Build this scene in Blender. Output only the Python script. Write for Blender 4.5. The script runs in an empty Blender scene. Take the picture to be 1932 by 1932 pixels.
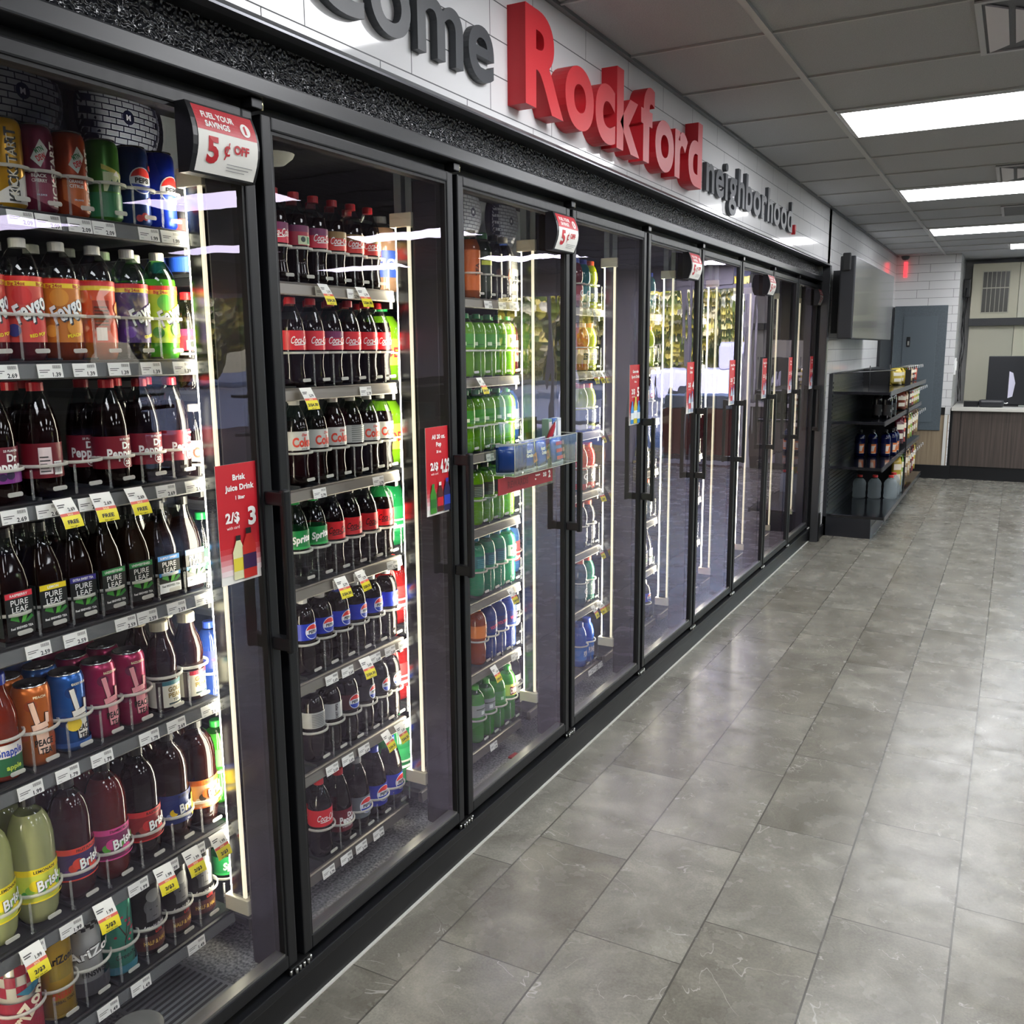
import bpy, bmesh, math, random
from mathutils import Vector, Matrix
random.seed(7)
PI = math.pi
sc = bpy.context.scene
COL = sc.collection
# ------------------------------------------------------------------ camera, world, lights, exposure
def cam_axes(yaw, pitch, roll):
    y, p, r = [math.radians(a) for a in (yaw, pitch, roll)]
    w = Vector((-math.sin(y)*math.cos(p), math.cos(y)*math.cos(p), -math.sin(p)))
    ri = Vector((math.cos(y), math.sin(y), 0)); up = ri.cross(w)
    return math.cos(r)*ri + math.sin(r)*up, -math.sin(r)*ri + math.cos(r)*up, w
_r, _u, _w = cam_axes(28.629, 9.980, -0.4962)
cd = bpy.data.cameras.new('camera'); cam = bpy.data.objects.new('camera', cd); COL.objects.link(cam)
M = Matrix((_r, _u, -_w)).transposed().to_4x4(); M.translation = Vector((1.425, 0.0, 1.583))
cam.matrix_world = M
cd.sensor_width = 36; cd.lens = 1730.4/1932*36; cd.clip_start = .02; cd.clip_end = 300
sc.camera = cam
world = bpy.data.worlds.new('daylight'); sc.world = world; world.use_nodes = True
wn = world.node_tree; bg = wn.nodes['Background']
sky = wn.nodes.new('ShaderNodeTexSky'); sky.sky_type = 'NISHITA'; sky.sun_disc = False
sky.sun_elevation = math.radians(32); sky.sun_rotation = math.radians(200); sky.air_density = 1.4
wn.links.new(sky.outputs[0], bg.inputs[0]); bg.inputs[1].default_value = 1.1
sd = bpy.data.lights.new('sun', 'SUN'); sd.energy = 14.0; sd.angle = .02; sd.color = (1, .93, .8)
so = bpy.data.objects.new('sun', sd); COL.objects.link(so); so.rotation_euler = (math.radians(52), 0, math.radians(-20))
sc.view_settings.view_transform = 'Standard'; sc.view_settings.look = 'None'
sc.view_settings.gamma = 1; sc.view_settings.use_curve_mapping = False
sc.view_settings.exposure = 0.5
CEIL_E, STRIP_E = 13.5, 28.0            # strength of the ceiling panels and of the cooler lamps
sc.cycles.max_bounces = 9; sc.cycles.diffuse_bounces = 3; sc.cycles.glossy_bounces = 4
sc.cycles.transmission_bounces = 4; sc.cycles.transparent_max_bounces = 14
sc.cycles.caustics_reflective = False; sc.cycles.caustics_refractive = False
sc.cycles.sample_clamp_indirect = 4.0; sc.cycles.sample_clamp_direct = 0
sc.cycles.use_denoising = True
sc.cycles.use_adaptive_sampling = True; sc.cycles.adaptive_threshold = .02

# ------------------------------------------------------------------ materials
def lin(h):
    if isinstance(h, str):
        h = h.lstrip('#'); c = [int(h[i:i+2], 16)/255 for i in (0, 2, 4)]
    else: c = h
    return tuple(x/12.92 if x <= .04045 else ((x+.055)/1.055)**2.4 for x in c)
_mats = {}
def schlick(N, L, f0, p=5.0, normal=None):
    g = N.new('ShaderNodeNewGeometry'); d = N.new('ShaderNodeVectorMath'); d.operation = 'DOT_PRODUCT'
    L.new(g.outputs['Incoming'], d.inputs[0]); L.new(normal or g.outputs['Normal'], d.inputs[1])
    def mn(op, a, b=0.0):
        n = N.new('ShaderNodeMath'); n.operation = op
        for i, v in enumerate((a, b)):
            if isinstance(v, float): n.inputs[i].default_value = v
            else: L.new(v, n.inputs[i])
        return n.outputs[0]
    c = mn('SUBTRACT', 1.0, mn('ABSOLUTE', d.outputs['Value']))
    return mn('ADD', f0, mn('MULTIPLY', 1.0-f0, mn('POWER', c, p)))
def new_mat(name):
    m = bpy.data.materials.new(name); m.use_nodes = True
    return m, m.node_tree.nodes, m.node_tree.links, m.node_tree.nodes['Principled BSDF']
def mat(col, rough=.45, metal=0., coat=0., kind='p', e=0.):
    key = (col, rough, metal, coat, kind, e)
    if key in _mats: return _mats[key]
    m, N, L, b = new_mat('%s_%s' % (kind, str(col).strip('#')))
    c = (*lin(col), 1); out = N['Material Output']
    if kind == 'p':
        b.inputs['Base Color'].default_value = c; b.inputs['Roughness'].default_value = rough
        b.inputs['Metallic'].default_value = metal; b.inputs['Coat Weight'].default_value = coat
        b.inputs['Coat Roughness'].default_value = .08
        if e: b.inputs['Emission Color'].default_value = c; b.inputs['Emission Strength'].default_value = e
        elif rough >= .3 and not metal:      # slight procedural unevenness
            n = N.new('ShaderNodeTexNoise'); n.inputs['Scale'].default_value = 60; n.inputs['Detail'].default_value = 2
            r = N.new('ShaderNodeMapRange'); r.inputs['To Min'].default_value = rough*.85; r.inputs['To Max'].default_value = min(1, rough*1.15)
            L.new(n.outputs[0], r.inputs[0]); L.new(r.outputs[0], b.inputs['Roughness'])
    elif kind == 'liquid':                   # coloured drink seen through plastic: diffuse + translucent under gloss
        d = N.new('ShaderNodeBsdfDiffuse'); t = N.new('ShaderNodeBsdfTranslucent'); g = N.new('ShaderNodeBsdfGlossy')
        g.inputs['Roughness'].default_value = .06
        d.inputs[0].default_value = c; t.inputs[0].default_value = c
        x = N.new('ShaderNodeMixShader'); x.inputs[0].default_value = .5; L.new(d.outputs[0], x.inputs[1]); L.new(t.outputs[0], x.inputs[2])
        y = N.new('ShaderNodeMixShader'); L.new(schlick(N, L, .04), y.inputs[0]); L.new(x.outputs[0], y.inputs[1]); L.new(g.outputs[0], y.inputs[2])
        L.new(y.outputs[0], out.inputs[0])
    elif kind == 'clear':                    # thin clear plastic or glass
        t = N.new('ShaderNodeBsdfTransparent'); t.inputs[0].default_value = c
        g = N.new('ShaderNodeBsdfGlossy'); g.inputs['Roughness'].default_value = rough
        y = N.new('ShaderNodeMixShader'); L.new(schlick(N, L, .05), y.inputs[0]); L.new(t.outputs[0], y.inputs[1]); L.new(g.outputs[0], y.inputs[2])
        L.new(y.outputs[0], out.inputs[0])
    elif kind == 'milky':                    # translucent white plastic
        d = N.new('ShaderNodeBsdfDiffuse'); t = N.new('ShaderNodeBsdfTranslucent'); a = N.new('ShaderNodeBsdfTransparent')
        d.inputs[0].default_value = c; t.inputs[0].default_value = c
        x = N.new('ShaderNodeMixShader'); x.inputs[0].default_value = .5; L.new(d.outputs[0], x.inputs[1]); L.new(t.outputs[0], x.inputs[2])
        y = N.new('ShaderNodeMixShader'); y.inputs[0].default_value = rough; L.new(a.outputs[0], y.inputs[1]); L.new(x.outputs[0], y.inputs[2])
        L.new(y.outputs[0], out.inputs[0])
    _mats[key] = m; return m
def emit(col, s, name='lamp_glow'):
    m, N, L, b = new_mat(name); N.remove(b); e = N.new('ShaderNodeEmission')
    e.inputs[0].default_value = (*lin(col), 1); e.inputs[1].default_value = s; L.new(e.outputs[0], N['Material Output'].inputs[0]); return m
def mathn(N, L, op, a, b=None, c=None):
    n = N.new('ShaderNodeMath'); n.operation = op
    for i, v in enumerate((a, b, c)):
        if v is None: continue
        if isinstance(v, (int, float)): n.inputs[i].default_value = v
        else: L.new(v, n.inputs[i])
    return n.outputs[0]
def ramp(N, L, src, stops):
    r = N.new('ShaderNodeValToRGB'); L.new(src, r.inputs[0]); e = r.color_ramp.elements
    while len(e) < len(stops): e.new(.5)
    for k, (p, c) in enumerate(stops): e[k].position = p; e[k].color = (*lin(c), 1)
    return r.outputs[0]
def floor_mat():
    m, N, L, b = new_mat('stone_tile'); g = N.new('ShaderNodeNewGeometry'); s = N.new('ShaderNodeSeparateXYZ'); L.new(g.outputs['Position'], s.inputs[0])
    X, Y = s.outputs[0], s.outputs[1]
    u = mathn(N, L, 'DIVIDE', mathn(N, L, 'SUBTRACT', X, .156-.3075*60), .3075); k = mathn(N, L, 'FLOOR', u); fu = mathn(N, L, 'FRACT', u)
    off = mathn(N, L, 'MULTIPLY', mathn(N, L, 'MODULO', k, 3.0), .2085)
    v = mathn(N, L, 'DIVIDE', mathn(N, L, 'SUBTRACT', mathn(N, L, 'ADD', Y, 60*.6096-.06), off), .6096); j = mathn(N, L, 'FLOOR', v); fv = mathn(N, L, 'FRACT', v)
    du = mathn(N, L, 'MULTIPLY', mathn(N, L, 'MINIMUM', fu, mathn(N, L, 'SUBTRACT', 1.0, fu)), .3075)
    dv = mathn(N, L, 'MULTIPLY', mathn(N, L, 'MINIMUM', fv, mathn(N, L, 'SUBTRACT', 1.0, fv)), .6096)
    joint = mathn(N, L, 'LESS_THAN', mathn(N, L, 'MINIMUM', du, mathn(N, L, 'MULTIPLY', dv, 1.5)), .0026)
    cb = N.new('ShaderNodeCombineXYZ'); L.new(k, cb.inputs[0]); L.new(j, cb.inputs[1])
    wn_ = N.new('ShaderNodeTexWhiteNoise'); wn_.noise_dimensions = '3D'; L.new(cb.outputs[0], wn_.inputs['Vector'])
    sh = N.new('ShaderNodeVectorMath'); sh.operation = 'MULTIPLY_ADD'; L.new(wn_.outputs['Color'], sh.inputs[0]); sh.inputs[1].default_value = (9, 9, 9); L.new(g.outputs['Position'], sh.inputs[2])
    P = sh.outputs[0]
    def noise(scale, det, dist=0, rough=.55):
        n = N.new('ShaderNodeTexNoise'); n.inputs['Scale'].default_value = scale; n.inputs['Detail'].default_value = det; n.inputs['Distortion'].default_value = dist
        n.inputs['Roughness'].default_value = rough; L.new(P, n.inputs['Vector']); return n.outputs[0]
    base = ramp(N, L, noise(5, 7, .6, .65), [(.32, '#7c796f'), (.5, '#928f85'), (.68, '#aaa79b')])
    vn = noise(2.6, 4, 1.6, .5); vv = mathn(N, L, 'ABSOLUTE', mathn(N, L, 'SUBTRACT', vn, .5))
    vm = mathn(N, L, 'MULTIPLY', mathn(N, L, 'LESS_THAN', vv, .003), mathn(N, L, 'GREATER_THAN', noise(7, 2), .52))
    fine = noise(160, 3)
    mx = N.new('ShaderNodeMixRGB'); mx.blend_type = 'OVERLAY'; mx.inputs[0].default_value = .45; L.new(base, mx.inputs[1]); L.new(ramp(N, L, fine, [(.3, '#606060'), (.7, '#a0a0a0')]), mx.inputs[2])
    m0 = N.new('ShaderNodeMixRGB'); m0.blend_type = 'MULTIPLY'; m0.inputs[0].default_value = 1; L.new(mx.outputs[0], m0.inputs[1])
    L.new(ramp(N, L, wn_.outputs['Value'], [(0, '#e4e2de'), (1, '#ffffff')]), m0.inputs[2])
    m2 = N.new('ShaderNodeMixRGB'); L.new(mathn(N, L, 'MULTIPLY', vm, .4), m2.inputs[0]); L.new(m0.outputs[0], m2.inputs[1]); m2.inputs[2].default_value = (*lin('#c8c5be'), 1)
    m3 = N.new('ShaderNodeMixRGB'); L.new(joint, m3.inputs[0]); L.new(m2.outputs[0], m3.inputs[1]); m3.inputs[2].default_value = (*lin('#4c4a44'), 1)
    L.new(m3.outputs[0], b.inputs['Base Color']); b.inputs['Specular IOR Level'].default_value = .38
    L.new(ramp(N, L, noise(9, 5), [(.3, '#707070'), (.7, '#9a9a9a')]), b.inputs['Roughness'])
    bp = N.new('ShaderNodeBump'); bp.inputs['Strength'].default_value = .3; bp.inputs['Distance'].default_value = .002
    h = mathn(N, L, 'ADD', mathn(N, L, 'ADD', noise(14, 8, .5, .7), mathn(N, L, 'MULTIPLY', fine, .25)), mathn(N, L, 'MULTIPLY', joint, -1.0))
    L.new(h, bp.inputs['Height']); L.new(bp.outputs[0], b.inputs['Normal']); return m
def brick_mat(name, col, mortar, w, h, ax, z0, rough=.12, ms=.0022, shift=0.):
    m, N, L, b = new_mat(name); g = N.new('ShaderNodeNewGeometry'); s = N.new('ShaderNodeSeparateXYZ'); L.new(g.outputs['Position'], s.inputs[0])
    c = N.new('ShaderNodeCombineXYZ'); L.new(mathn(N, L, 'ADD', s.outputs[ax], shift), c.inputs[0]); L.new(mathn(N, L, 'SUBTRACT', s.outputs[2], z0), c.inputs[1])
    t = N.new('ShaderNodeTexBrick'); t.inputs['Scale'].default_value = 1; t.inputs['Mortar Size'].default_value = ms; t.inputs['Mortar Smooth'].default_value = 0
    t.inputs['Brick Width'].default_value = w; t.inputs['Row Height'].default_value = h; t.offset = .67; t.offset_frequency = 2
    t.inputs['Color1'].default_value = (*lin(col), 1); t.inputs['Color2'].default_value = (*lin(col), 1); t.inputs['Mortar'].default_value = (*lin(mortar), 1)
    L.new(c.outputs[0], t.inputs['Vector']); L.new(t.outputs[0], b.inputs['Base Color'])
    r = mathn(N, L, 'MULTIPLY_ADD', t.outputs['Fac'], .5, rough); L.new(r, b.inputs['Roughness'])
    bp = N.new('ShaderNodeBump'); bp.inputs['Distance'].default_value = .002; bp.inputs['Strength'].default_value = .6
    L.new(mathn(N, L, 'SUBTRACT', 1.0, t.outputs['Fac']), bp.inputs['Height']); L.new(bp.outputs[0], b.inputs['Normal']); return m
def wood_mat(name, a, c2):
    m, N, L, b = new_mat(name); g = N.new('ShaderNodeNewGeometry'); mp = N.new('ShaderNodeMapping'); mp.inputs['Scale'].default_value = (60, 60, 1.5)
    L.new(g.outputs['Position'], mp.inputs[0]); n = N.new('ShaderNodeTexNoise'); n.inputs['Scale'].default_value = 1; n.inputs['Detail'].default_value = 5; L.new(mp.outputs[0], n.inputs['Vector'])
    L.new(ramp(N, L, n.outputs[0], [(.3, a), (.7, c2)]), b.inputs['Base Color']); b.inputs['Roughness'].default_value = .5; return m
def noisy_mat(name, a, c2, scale, rough, bump, metal=0, dist=.002, det=3):
    m, N, L, b = new_mat(name); g = N.new('ShaderNodeNewGeometry'); n = N.new('ShaderNodeTexNoise'); n.inputs['Scale'].default_value = scale; n.inputs['Detail'].default_value = det
    L.new(g.outputs['Position'], n.inputs['Vector']); L.new(ramp(N, L, n.outputs[0], [(.35, a), (.65, c2)]), b.inputs['Base Color'])
    b.inputs['Roughness'].default_value = rough; b.inputs['Metallic'].default_value = metal
    if bump:
        bp = N.new('ShaderNodeBump'); bp.inputs['Strength'].default_value = bump; bp.inputs['Distance'].default_value = dist; L.new(n.outputs[0], bp.inputs['Height']); L.new(bp.outputs[0], b.inputs['Normal'])
    return m
def door_glass():
    m, N, L, b = new_mat('door_glass'); N.remove(b)
    g = N.new('ShaderNodeNewGeometry'); mp = N.new('ShaderNodeMapping'); mp.inputs['Scale'].default_value = (1, 3.2, 1.6); L.new(g.outputs['Position'], mp.inputs[0])
    n = N.new('ShaderNodeTexNoise'); n.inputs['Scale'].default_value = 1.6; n.inputs['Detail'].default_value = 1.5; L.new(mp.outputs[0], n.inputs['Vector'])
    bp = N.new('ShaderNodeBump'); bp.inputs['Strength'].default_value = .12; bp.inputs['Distance'].default_value = .01; L.new(n.outputs[0], bp.inputs['Height'])
    t = N.new('ShaderNodeBsdfTransparent'); t.inputs[0].default_value = (.93, .94, .95, 1)
    gl = N.new('ShaderNodeBsdfGlossy'); gl.inputs['Roughness'].default_value = .0; gl.inputs[0].default_value = (.84, .74, 1, 1); L.new(bp.outputs[0], gl.inputs['Normal'])
    x = N.new('ShaderNodeMixShader'); L.new(schlick(N, L, .042, 3.6), x.inputs[0]); L.new(t.outputs[0], x.inputs[1]); L.new(gl.outputs[0], x.inputs[2])
    L.new(x.outputs[0], N['Material Output'].inputs[0]); return m
BLACK = mat('#101114', .38); SATIN = mat('#131417', .42); [m_.node_tree.nodes['Principled BSDF'].inputs['Specular IOR Level'].__setattr__('default_value', .4) for m_ in (BLACK, SATIN)]; DEEP = mat('#08080a', .6); STEEL = mat('#b9bab6', .28, 1.); ALU = mat('#9b9790', .35, .9)
CREAM = mat('#dcd5bd', .4); WHITE = mat('#e9e8e2', .5); PAPER = mat('#f0efe8', .6); CLEAR = mat('#e6eeee', .03, kind='clear'); MILKY = mat('#f4f3ea', .75, kind='milky')
FAINT = mat('#dfe2e0', .22, kind='milky'); RAIL_D = mat('#212326', .4, .2); RAIL_S = mat('#86817a', .45, .7); RED = mat('#c8202a', .4); YEL = mat('#f2e21c', .5); INK = mat('#15161a', .5)
GLASS = door_glass()
# ------------------------------------------------------------------ mesh building
class MB:
    def __init__(s): s.v = []; s.f = []; s.m = []; s.sm = []; s.mats = []
    def mi(s, m):
        if m not in s.mats: s.mats.append(m)
        return s.mats.index(m)
    def add(s, vs, fs, m, smooth=False):
        o = len(s.v); s.v += [tuple(p) for p in vs]; k = s.mi(m)
        for f in fs: s.f.append([o+i for i in f]); s.m.append(k); s.sm.append(smooth)
        return s
    def box(s, x0, x1, y0, y1, z0, z1, m, b=0.):
        if b <= 0:
            vs = [(x, y, z) for x in (x0, x1) for y in (y0, y1) for z in (z0, z1)]
            s.add(vs, [(0, 1, 3, 2), (4, 6, 7, 5), (0, 4, 5, 1), (2, 3, 7, 6), (0, 2, 6, 4), (1, 5, 7, 3)], m); return s
        bm = bmesh.new(); bmesh.ops.create_cube(bm, size=1)
        for v in bm.verts: v.co = ((x0+x1)/2+v.co.x*(x1-x0), (y0+y1)/2+v.co.y*(y1-y0), (z0+z1)/2+v.co.z*(z1-z0))
        bmesh.ops.bevel(bm, geom=bm.edges[:], offset=b, segments=2, affect='EDGES', profile=.6)
        s.bm(bm, m); return s
    def bm(s, bm, m, smooth=False, fn=None):
        bm.verts.index_update()
        s.add([fn(v.co) if fn else v.co[:] for v in bm.verts], [[v.index for v in f.verts] for f in bm.faces], m, smooth); bm.free()
    def lathe(s, prof, m, n=22, cx=0, cy=0, smooth=True, sq=0.):
        # prof: list of (r, z[, mat]); mat applies from this point on
        rings = []; cur = m
        for i in range(len(prof)-1):
            if len(prof[i]) > 2: cur = prof[i][2]
            (r0, z0), (r1, z1) = prof[i][:2], prof[i+1][:2]
            o = []
            for r, z in ((r0, z0), (r1, z1)):
                for k in range(n):
                    a = 2*PI*k/n; q = 1.
                    if sq: q = 1/(abs(math.cos(a))**(sq)+abs(math.sin(a))**(sq))**(1/sq)
                    o.append((cx+r*q*math.cos(a), cy+r*q*math.sin(a), z))
            s.add(o, [(k, (k+1) % n, n+(k+1) % n, n+k) for k in range(n)], cur, smooth)
        return s
    def tube(s, pts, r, m, n=8, smooth=True, closed=False):
        pts = [Vector(p) for p in pts]; vs = []; N = len(pts)
        for i, p in enumerate(pts):
            t = (pts[min(i+1, N-1)]-pts[max(i-1, 0)]).normalized()
            a = t.cross(Vector((0, 0, 1)));  a = a if a.length > 1e-3 else t.cross(Vector((1, 0, 0))); a.normalize(); b = t.cross(a)
            rr = r[i] if isinstance(r, (list, tuple)) else r
            vs += [p+rr*(math.cos(2*PI*k/n)*a+math.sin(2*PI*k/n)*b) for k in range(n)]
        fs = [(i*n+k, i*n+(k+1) % n, (i+1)*n+(k+1) % n, (i+1)*n+k) for i in range(N-1) for k in range(n)]
        fs += [tuple(range(n)), tuple((N-1)*n+k for k in range(n))]
        s.add(vs, fs, m, smooth); return s
    def prism(s, poly, axis, a, b, m):
        # poly in the two other axes (cyclic order), extruded along axis from a to b
        def P(u, v, t): return {'x': (t, u, v), 'y': (u, t, v), 'z': (u, v, t)}[axis]
        n = len(poly); vs = [P(u, v, a) for u, v in poly]+[P(u, v, b) for u, v in poly]
        s.add(vs, [tuple(range(n)), tuple(range(2*n-1, n-1, -1))]+[(i, (i+1) % n, n+(i+1) % n, n+i) for i in range(n)], m); return s
    def art(s, items, fn, cut=.0, off0=0.):
        for k, it in enumerate(items):
            bm = art_bm(it)
            if cut:
                xs = [v.co.x for v in bm.verts]
                if xs:
                    a = math.floor(min(xs)/cut)+1
                    while a*cut < max(xs):
                        bmesh.ops.bisect_plane(bm, geom=bm.verts[:]+bm.edges[:]+bm.faces[:], plane_co=(a*cut, 0, 0), plane_no=(1, 0, 0)); a += 1
            off = off0+.00025*(k+1)
            s.bm(bm, mat(it[-1], .45) if isinstance(it[-1], str) else it[-1], False, lambda c: fn(c.x, c.y, off))
        return s
    def mesh(s, name):
        me = bpy.data.meshes.new(name); me.from_pydata(s.v, [], s.f)
        for m in s.mats: me.materials.append(m)
        me.polygons.foreach_set('material_index', s.m); me.polygons.foreach_set('use_smooth', s.sm); me.update()
        bm = bmesh.new(); bm.from_mesh(me); bmesh.ops.remove_doubles(bm, verts=bm.verts[:], dist=1e-6); bmesh.ops.recalc_face_normals(bm, faces=bm.faces[:]); bm.to_mesh(me); bm.free()
        return me
    def build(s, name, parent=None, loc=None, **kw):
        o = bpy.data.objects.new(name, s.mesh(name)); COL.objects.link(o)
        if parent: o.parent = parent
        if loc: o.location = loc
        for k, v in kw.items(): o[k] = v
        return o
_txt = {}
def text_mesh(t, bold=0., shear=0., res=3):
    bold = min(bold, .04); key = (t, bold, shear, res)
    if key not in _txt:
        cu = bpy.data.curves.new('t', 'FONT'); cu.body = t; cu.size = 1; cu.offset = bold; cu.shear = shear; cu.resolution_u = res; cu.space_character = 1.0+bold*1.2
        o = bpy.data.objects.new('t', cu); COL.objects.link(o); dg = bpy.context.evaluated_depsgraph_get(); dg.update()
        me = bpy.data.meshes.new_from_object(o.evaluated_get(dg)); bpy.data.objects.remove(o); bpy.data.curves.remove(cu)
        vs = [(v.co.x, v.co.y) for v in me.vertices]; fs = [tuple(p.vertices) for p in me.polygons]; bpy.data.meshes.remove(me)
        x0 = min(v[0] for v in vs); x1 = max(v[0] for v in vs)
        _txt[key] = ([(x-x0, y) for x, y in vs], fs, x1-x0, max(v[1] for v in vs), min(v[1] for v in vs))
    return _txt[key]
def art_bm(it):
    # items: ('r',s0,z0,s1,z1,col) ('c',s,z,r,col) ('p',[(s,z)..],col) ('t',text,s,z,w,h,opts,col): centred text of height h of a capital, at most w wide
    bm = bmesh.new(); k = it[0]
    if k == 'r':
        _, a, b, c, d, _c = it; bm.faces.new([bm.verts.new(p) for p in ((a, b, 0), (c, b, 0), (c, d, 0), (a, d, 0))])
    elif k == 'c':
        _, a, b, r, _c = it; bm.faces.new([bm.verts.new((a+r*math.cos(i*PI/12), b+r*math.sin(i*PI/12), 0)) for i in range(24)])
    elif k == 'p':
        bm.faces.new([bm.verts.new((x, y, 0)) for x, y in it[1]])
    elif k == 't':
        _, t, a, b, w, h, o, _c = it
        vs, fs, tw, top, bot = text_mesh(t, o.get('b', .02), o.get('i', 0)); sx = sz = h/.72
        if tw*sx > w: sx = w/tw
        if o.get('fit'): sx = w/tw
        rot = o.get('rot', 0); ca, sa = math.cos(rot), math.sin(rot); q = []
        for x, y in vs:
            x, y = (x-tw/2)*sx, (y-.36)*sz; q.append(bm.verts.new((a+x*ca-y*sa, b+x*sa+y*ca, 0)))
        for f in fs:
            try: bm.faces.new([q[i] for i in f])
            except ValueError: pass
    return bm
def wrap(R, z0=0., phi=0.):
    return lambda s_, z, off: ((R+off)*math.cos(s_/R+phi), (R+off)*math.sin(s_/R+phi), z0+z)
def wallmap(x, y=0., z=0.): return lambda s_, t, off: (x+off, y+s_, z+t)
def frontmap(x, y, z=0.): return lambda s_, t, off: (x+s_, y-off, z+t)
def globe(s_, z, r, txt='PEPSI', ring='#e8ecf4'):
    def arc(a0, a1, n=10): return [(s_+.92*r*math.cos(a0+(a1-a0)*i/n), z+.92*r*math.sin(a0+(a1-a0)*i/n)) for i in range(n+1)]
    return [('c', s_, z, r, ring), ('p', arc(math.radians(18), math.radians(166))+[(s_-.3*r, z+.36*r), (s_+.3*r, z+.26*r)], '#e0302c'),
            ('p', arc(math.radians(198), math.radians(346))+[(s_+.3*r, z-.36*r), (s_-.3*r, z-.3*r)], '#1b3fae'), ('t', txt, s_, z, 1.7*r, .38*r, {'b': .05}, '#0c1020')]
def tag(o, label=None, cat=None, group=None, kind=None):
    for k, v in (('label', label), ('category', cat), ('group', group), ('kind', kind)):
        if v: o[k] = v
    return o
def empty(name, loc=(0, 0, 0), rz=0., label=None, cat=None, group=None):
    o = bpy.data.objects.new(name, None); COL.objects.link(o); o.location = loc; o.rotation_euler = (0, 0, rz); o.empty_display_size = .05
    return tag(o, label, cat, group)
def struct(name, mb, parent=None):
    o = mb.build(name, parent); o['kind'] = 'structure'; return o

# ------------------------------------------------------------------ the room
W = .775; B0 = 1.5186
def bnd(k): return B0+(k-1)*W           # boundary between door k and k+1
Y_L, Y_R = bnd(0), bnd(9)               # cooler from .7436 to 7.7186
YB = 12.25; XR = 7.2; YF = -2.6; H = 2.65
TILE = brick_mat('white_glazed_tile', '#dcdcdd', '#55565a', .393, .0985, 1, 2.2585-.0985*30, .08, .0016, 1.262)
TILE_B = brick_mat('white_glazed_tile_back', '#dadadb', '#66676a', .40, .0985, 0, 2.2585-.0985*30, .14, .002, .1)
PAINT = mat('#c4c4c4', .7); WOODD = wood_mat('dark_wood', '#38302c', '#544943'); WOODL = wood_mat('light_wood', '#7c6c58', '#97866e')
struct('floor', MB().box(-.0, XR, YF, 14.2, -.05, 0, floor_mat()))
struct('wall_left', MB().box(-.12, .055, YF, Y_R+.1, 2.2265, H+.15, TILE).box(-.12, .055, Y_R+.062, YB, .0, H+.15, TILE).box(-.12, .055, Y_R+.0, Y_R+.062, 2.2265, H+.15, TILE).box(-.12, .055, YF, Y_L-.63, 0, 2.2265, TILE))
DARKP = mat('#5a5b60', .6)
struct('wall_front', MB().box(-.12, XR, YF-.12, YF, 0, H+.012, DARKP))
CT = noisy_mat('acoustic_tile', '#a2a3a6', '#b0b1b3', 240, .9, .4, 0, .0015)
struct('ceiling', MB().box(-1.5, XR+.2, YF-.2, 14.2, H+.012, H+.1, CT))
g = MB(); TB = mat('#b5b6b4', .5)
for x in (.585, 1.805, 3.025, 4.245, 5.465, 6.685): g.box(x-.012, x+.012, YF, YB, H, H+.014, TB)
for k in range(-8, 17):
    y = 2.8217+.6096*k
    if YF < y < YB: g.box(.06, XR, y-.006, y+.006, H+.004, H+.0135, TB)
g.box(.055, .075, YF, YB, H-.0, H+.012, mat('#6c6e70', .5))
struct('trim_1', g)
# back wall: panel wall, pilaster, niche behind the counter, store front
b = MB(); b.box(-.12, .742, YB, YB+.12, 0, H+.1, TILE_B); b.box(.742, .76, YB, 13.52, 0, H+.1, TILE_B); b.box(.76, 2.0, 13.4, 13.52, 0, H+.1, PAINT)
struct('wall_back', b)
struct('trim_2', MB().box(.0, .745, YB-.012, YB, .163, .775, WOODL))
struct('trim_3', MB().box(.0, .70, YB-.02, YB, .775, .865, BLACK))
struct('trim_4', MB().box(.70, .735, YB-.02, YB, .163, .775, mat('#d8d8d4', .3)))
struct('baseboard_back', MB().box(.0, .80, YB-.03, YB, 0, .163, BLACK))
struct('baseboard_left', MB().box(.055, .07, Y_R+.05, YB-.03, 0, .1, BLACK))
struct('wall_right', MB().box(XR, XR+.12, YF, 6.4, 0, H+.1, DARKP).box(XR, XR+.12, 8.9, 14.2, 0, H+.1, DARKP).box(XR, XR+.12, 6.4, 8.9, 2.3, H+.1, DARKP))
# store front frames and panes in the far wall, right of the counter
FR = mat('#b8bac0', .4, .3)
def window(n, x0, x1, y, z0, z1, mull=1):
    m = MB(); t = .05
    m.box(x0, x1, y, y+.06, z0, z0+t, FR).box(x0, x1, y, y+.06, z1-t, z1, FR)
    for i in range(mull+1):
        xx = x0+(x1-x0-t)*i/mull; m.box(xx, xx+t, y, y+.06, z0+t, z1-t, FR)
    w = struct('window_%d' % n, m); w2 = MB().box(x0+t, x1-t, y+.028, y+.032, z0+t, z1-t, CLEAR).build('pane', w); return w
struct('wall_far', MB().box(1.9, XR, YB, YB+.1, 2.42, H+.1, PAINT).box(1.62, 1.72, YB+.05, YB+.15, 0, 2.42, PAINT).box(3.32, 3.72, YB, YB+.1, 0, 2.42, PAINT).box(5.5, XR, YB, YB+.1, 0, 2.42, PAINT))
window(1, 1.72, 3.32, YB+.03, 0.02, 2.42, 2); window(2, 3.72, 5.5, YB+.03, .5, 2.42, 2)
m = MB(); m.box(XR+.03, XR+.08, 6.4, 8.9, .6, .65, FR).box(XR+.03, XR+.08, 6.4, 8.9, 2.25, 2.3, FR)
for yy in (6.4, 7.63, 8.85): m.box(XR+.03, XR+.08, yy, yy+.05, .65, 2.25, FR)
w3 = struct('window_3', m); MB().box(XR+.05, XR+.054, 6.45, 8.85, .65, 2.25, CLEAR).build('pane', w3)
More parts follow.
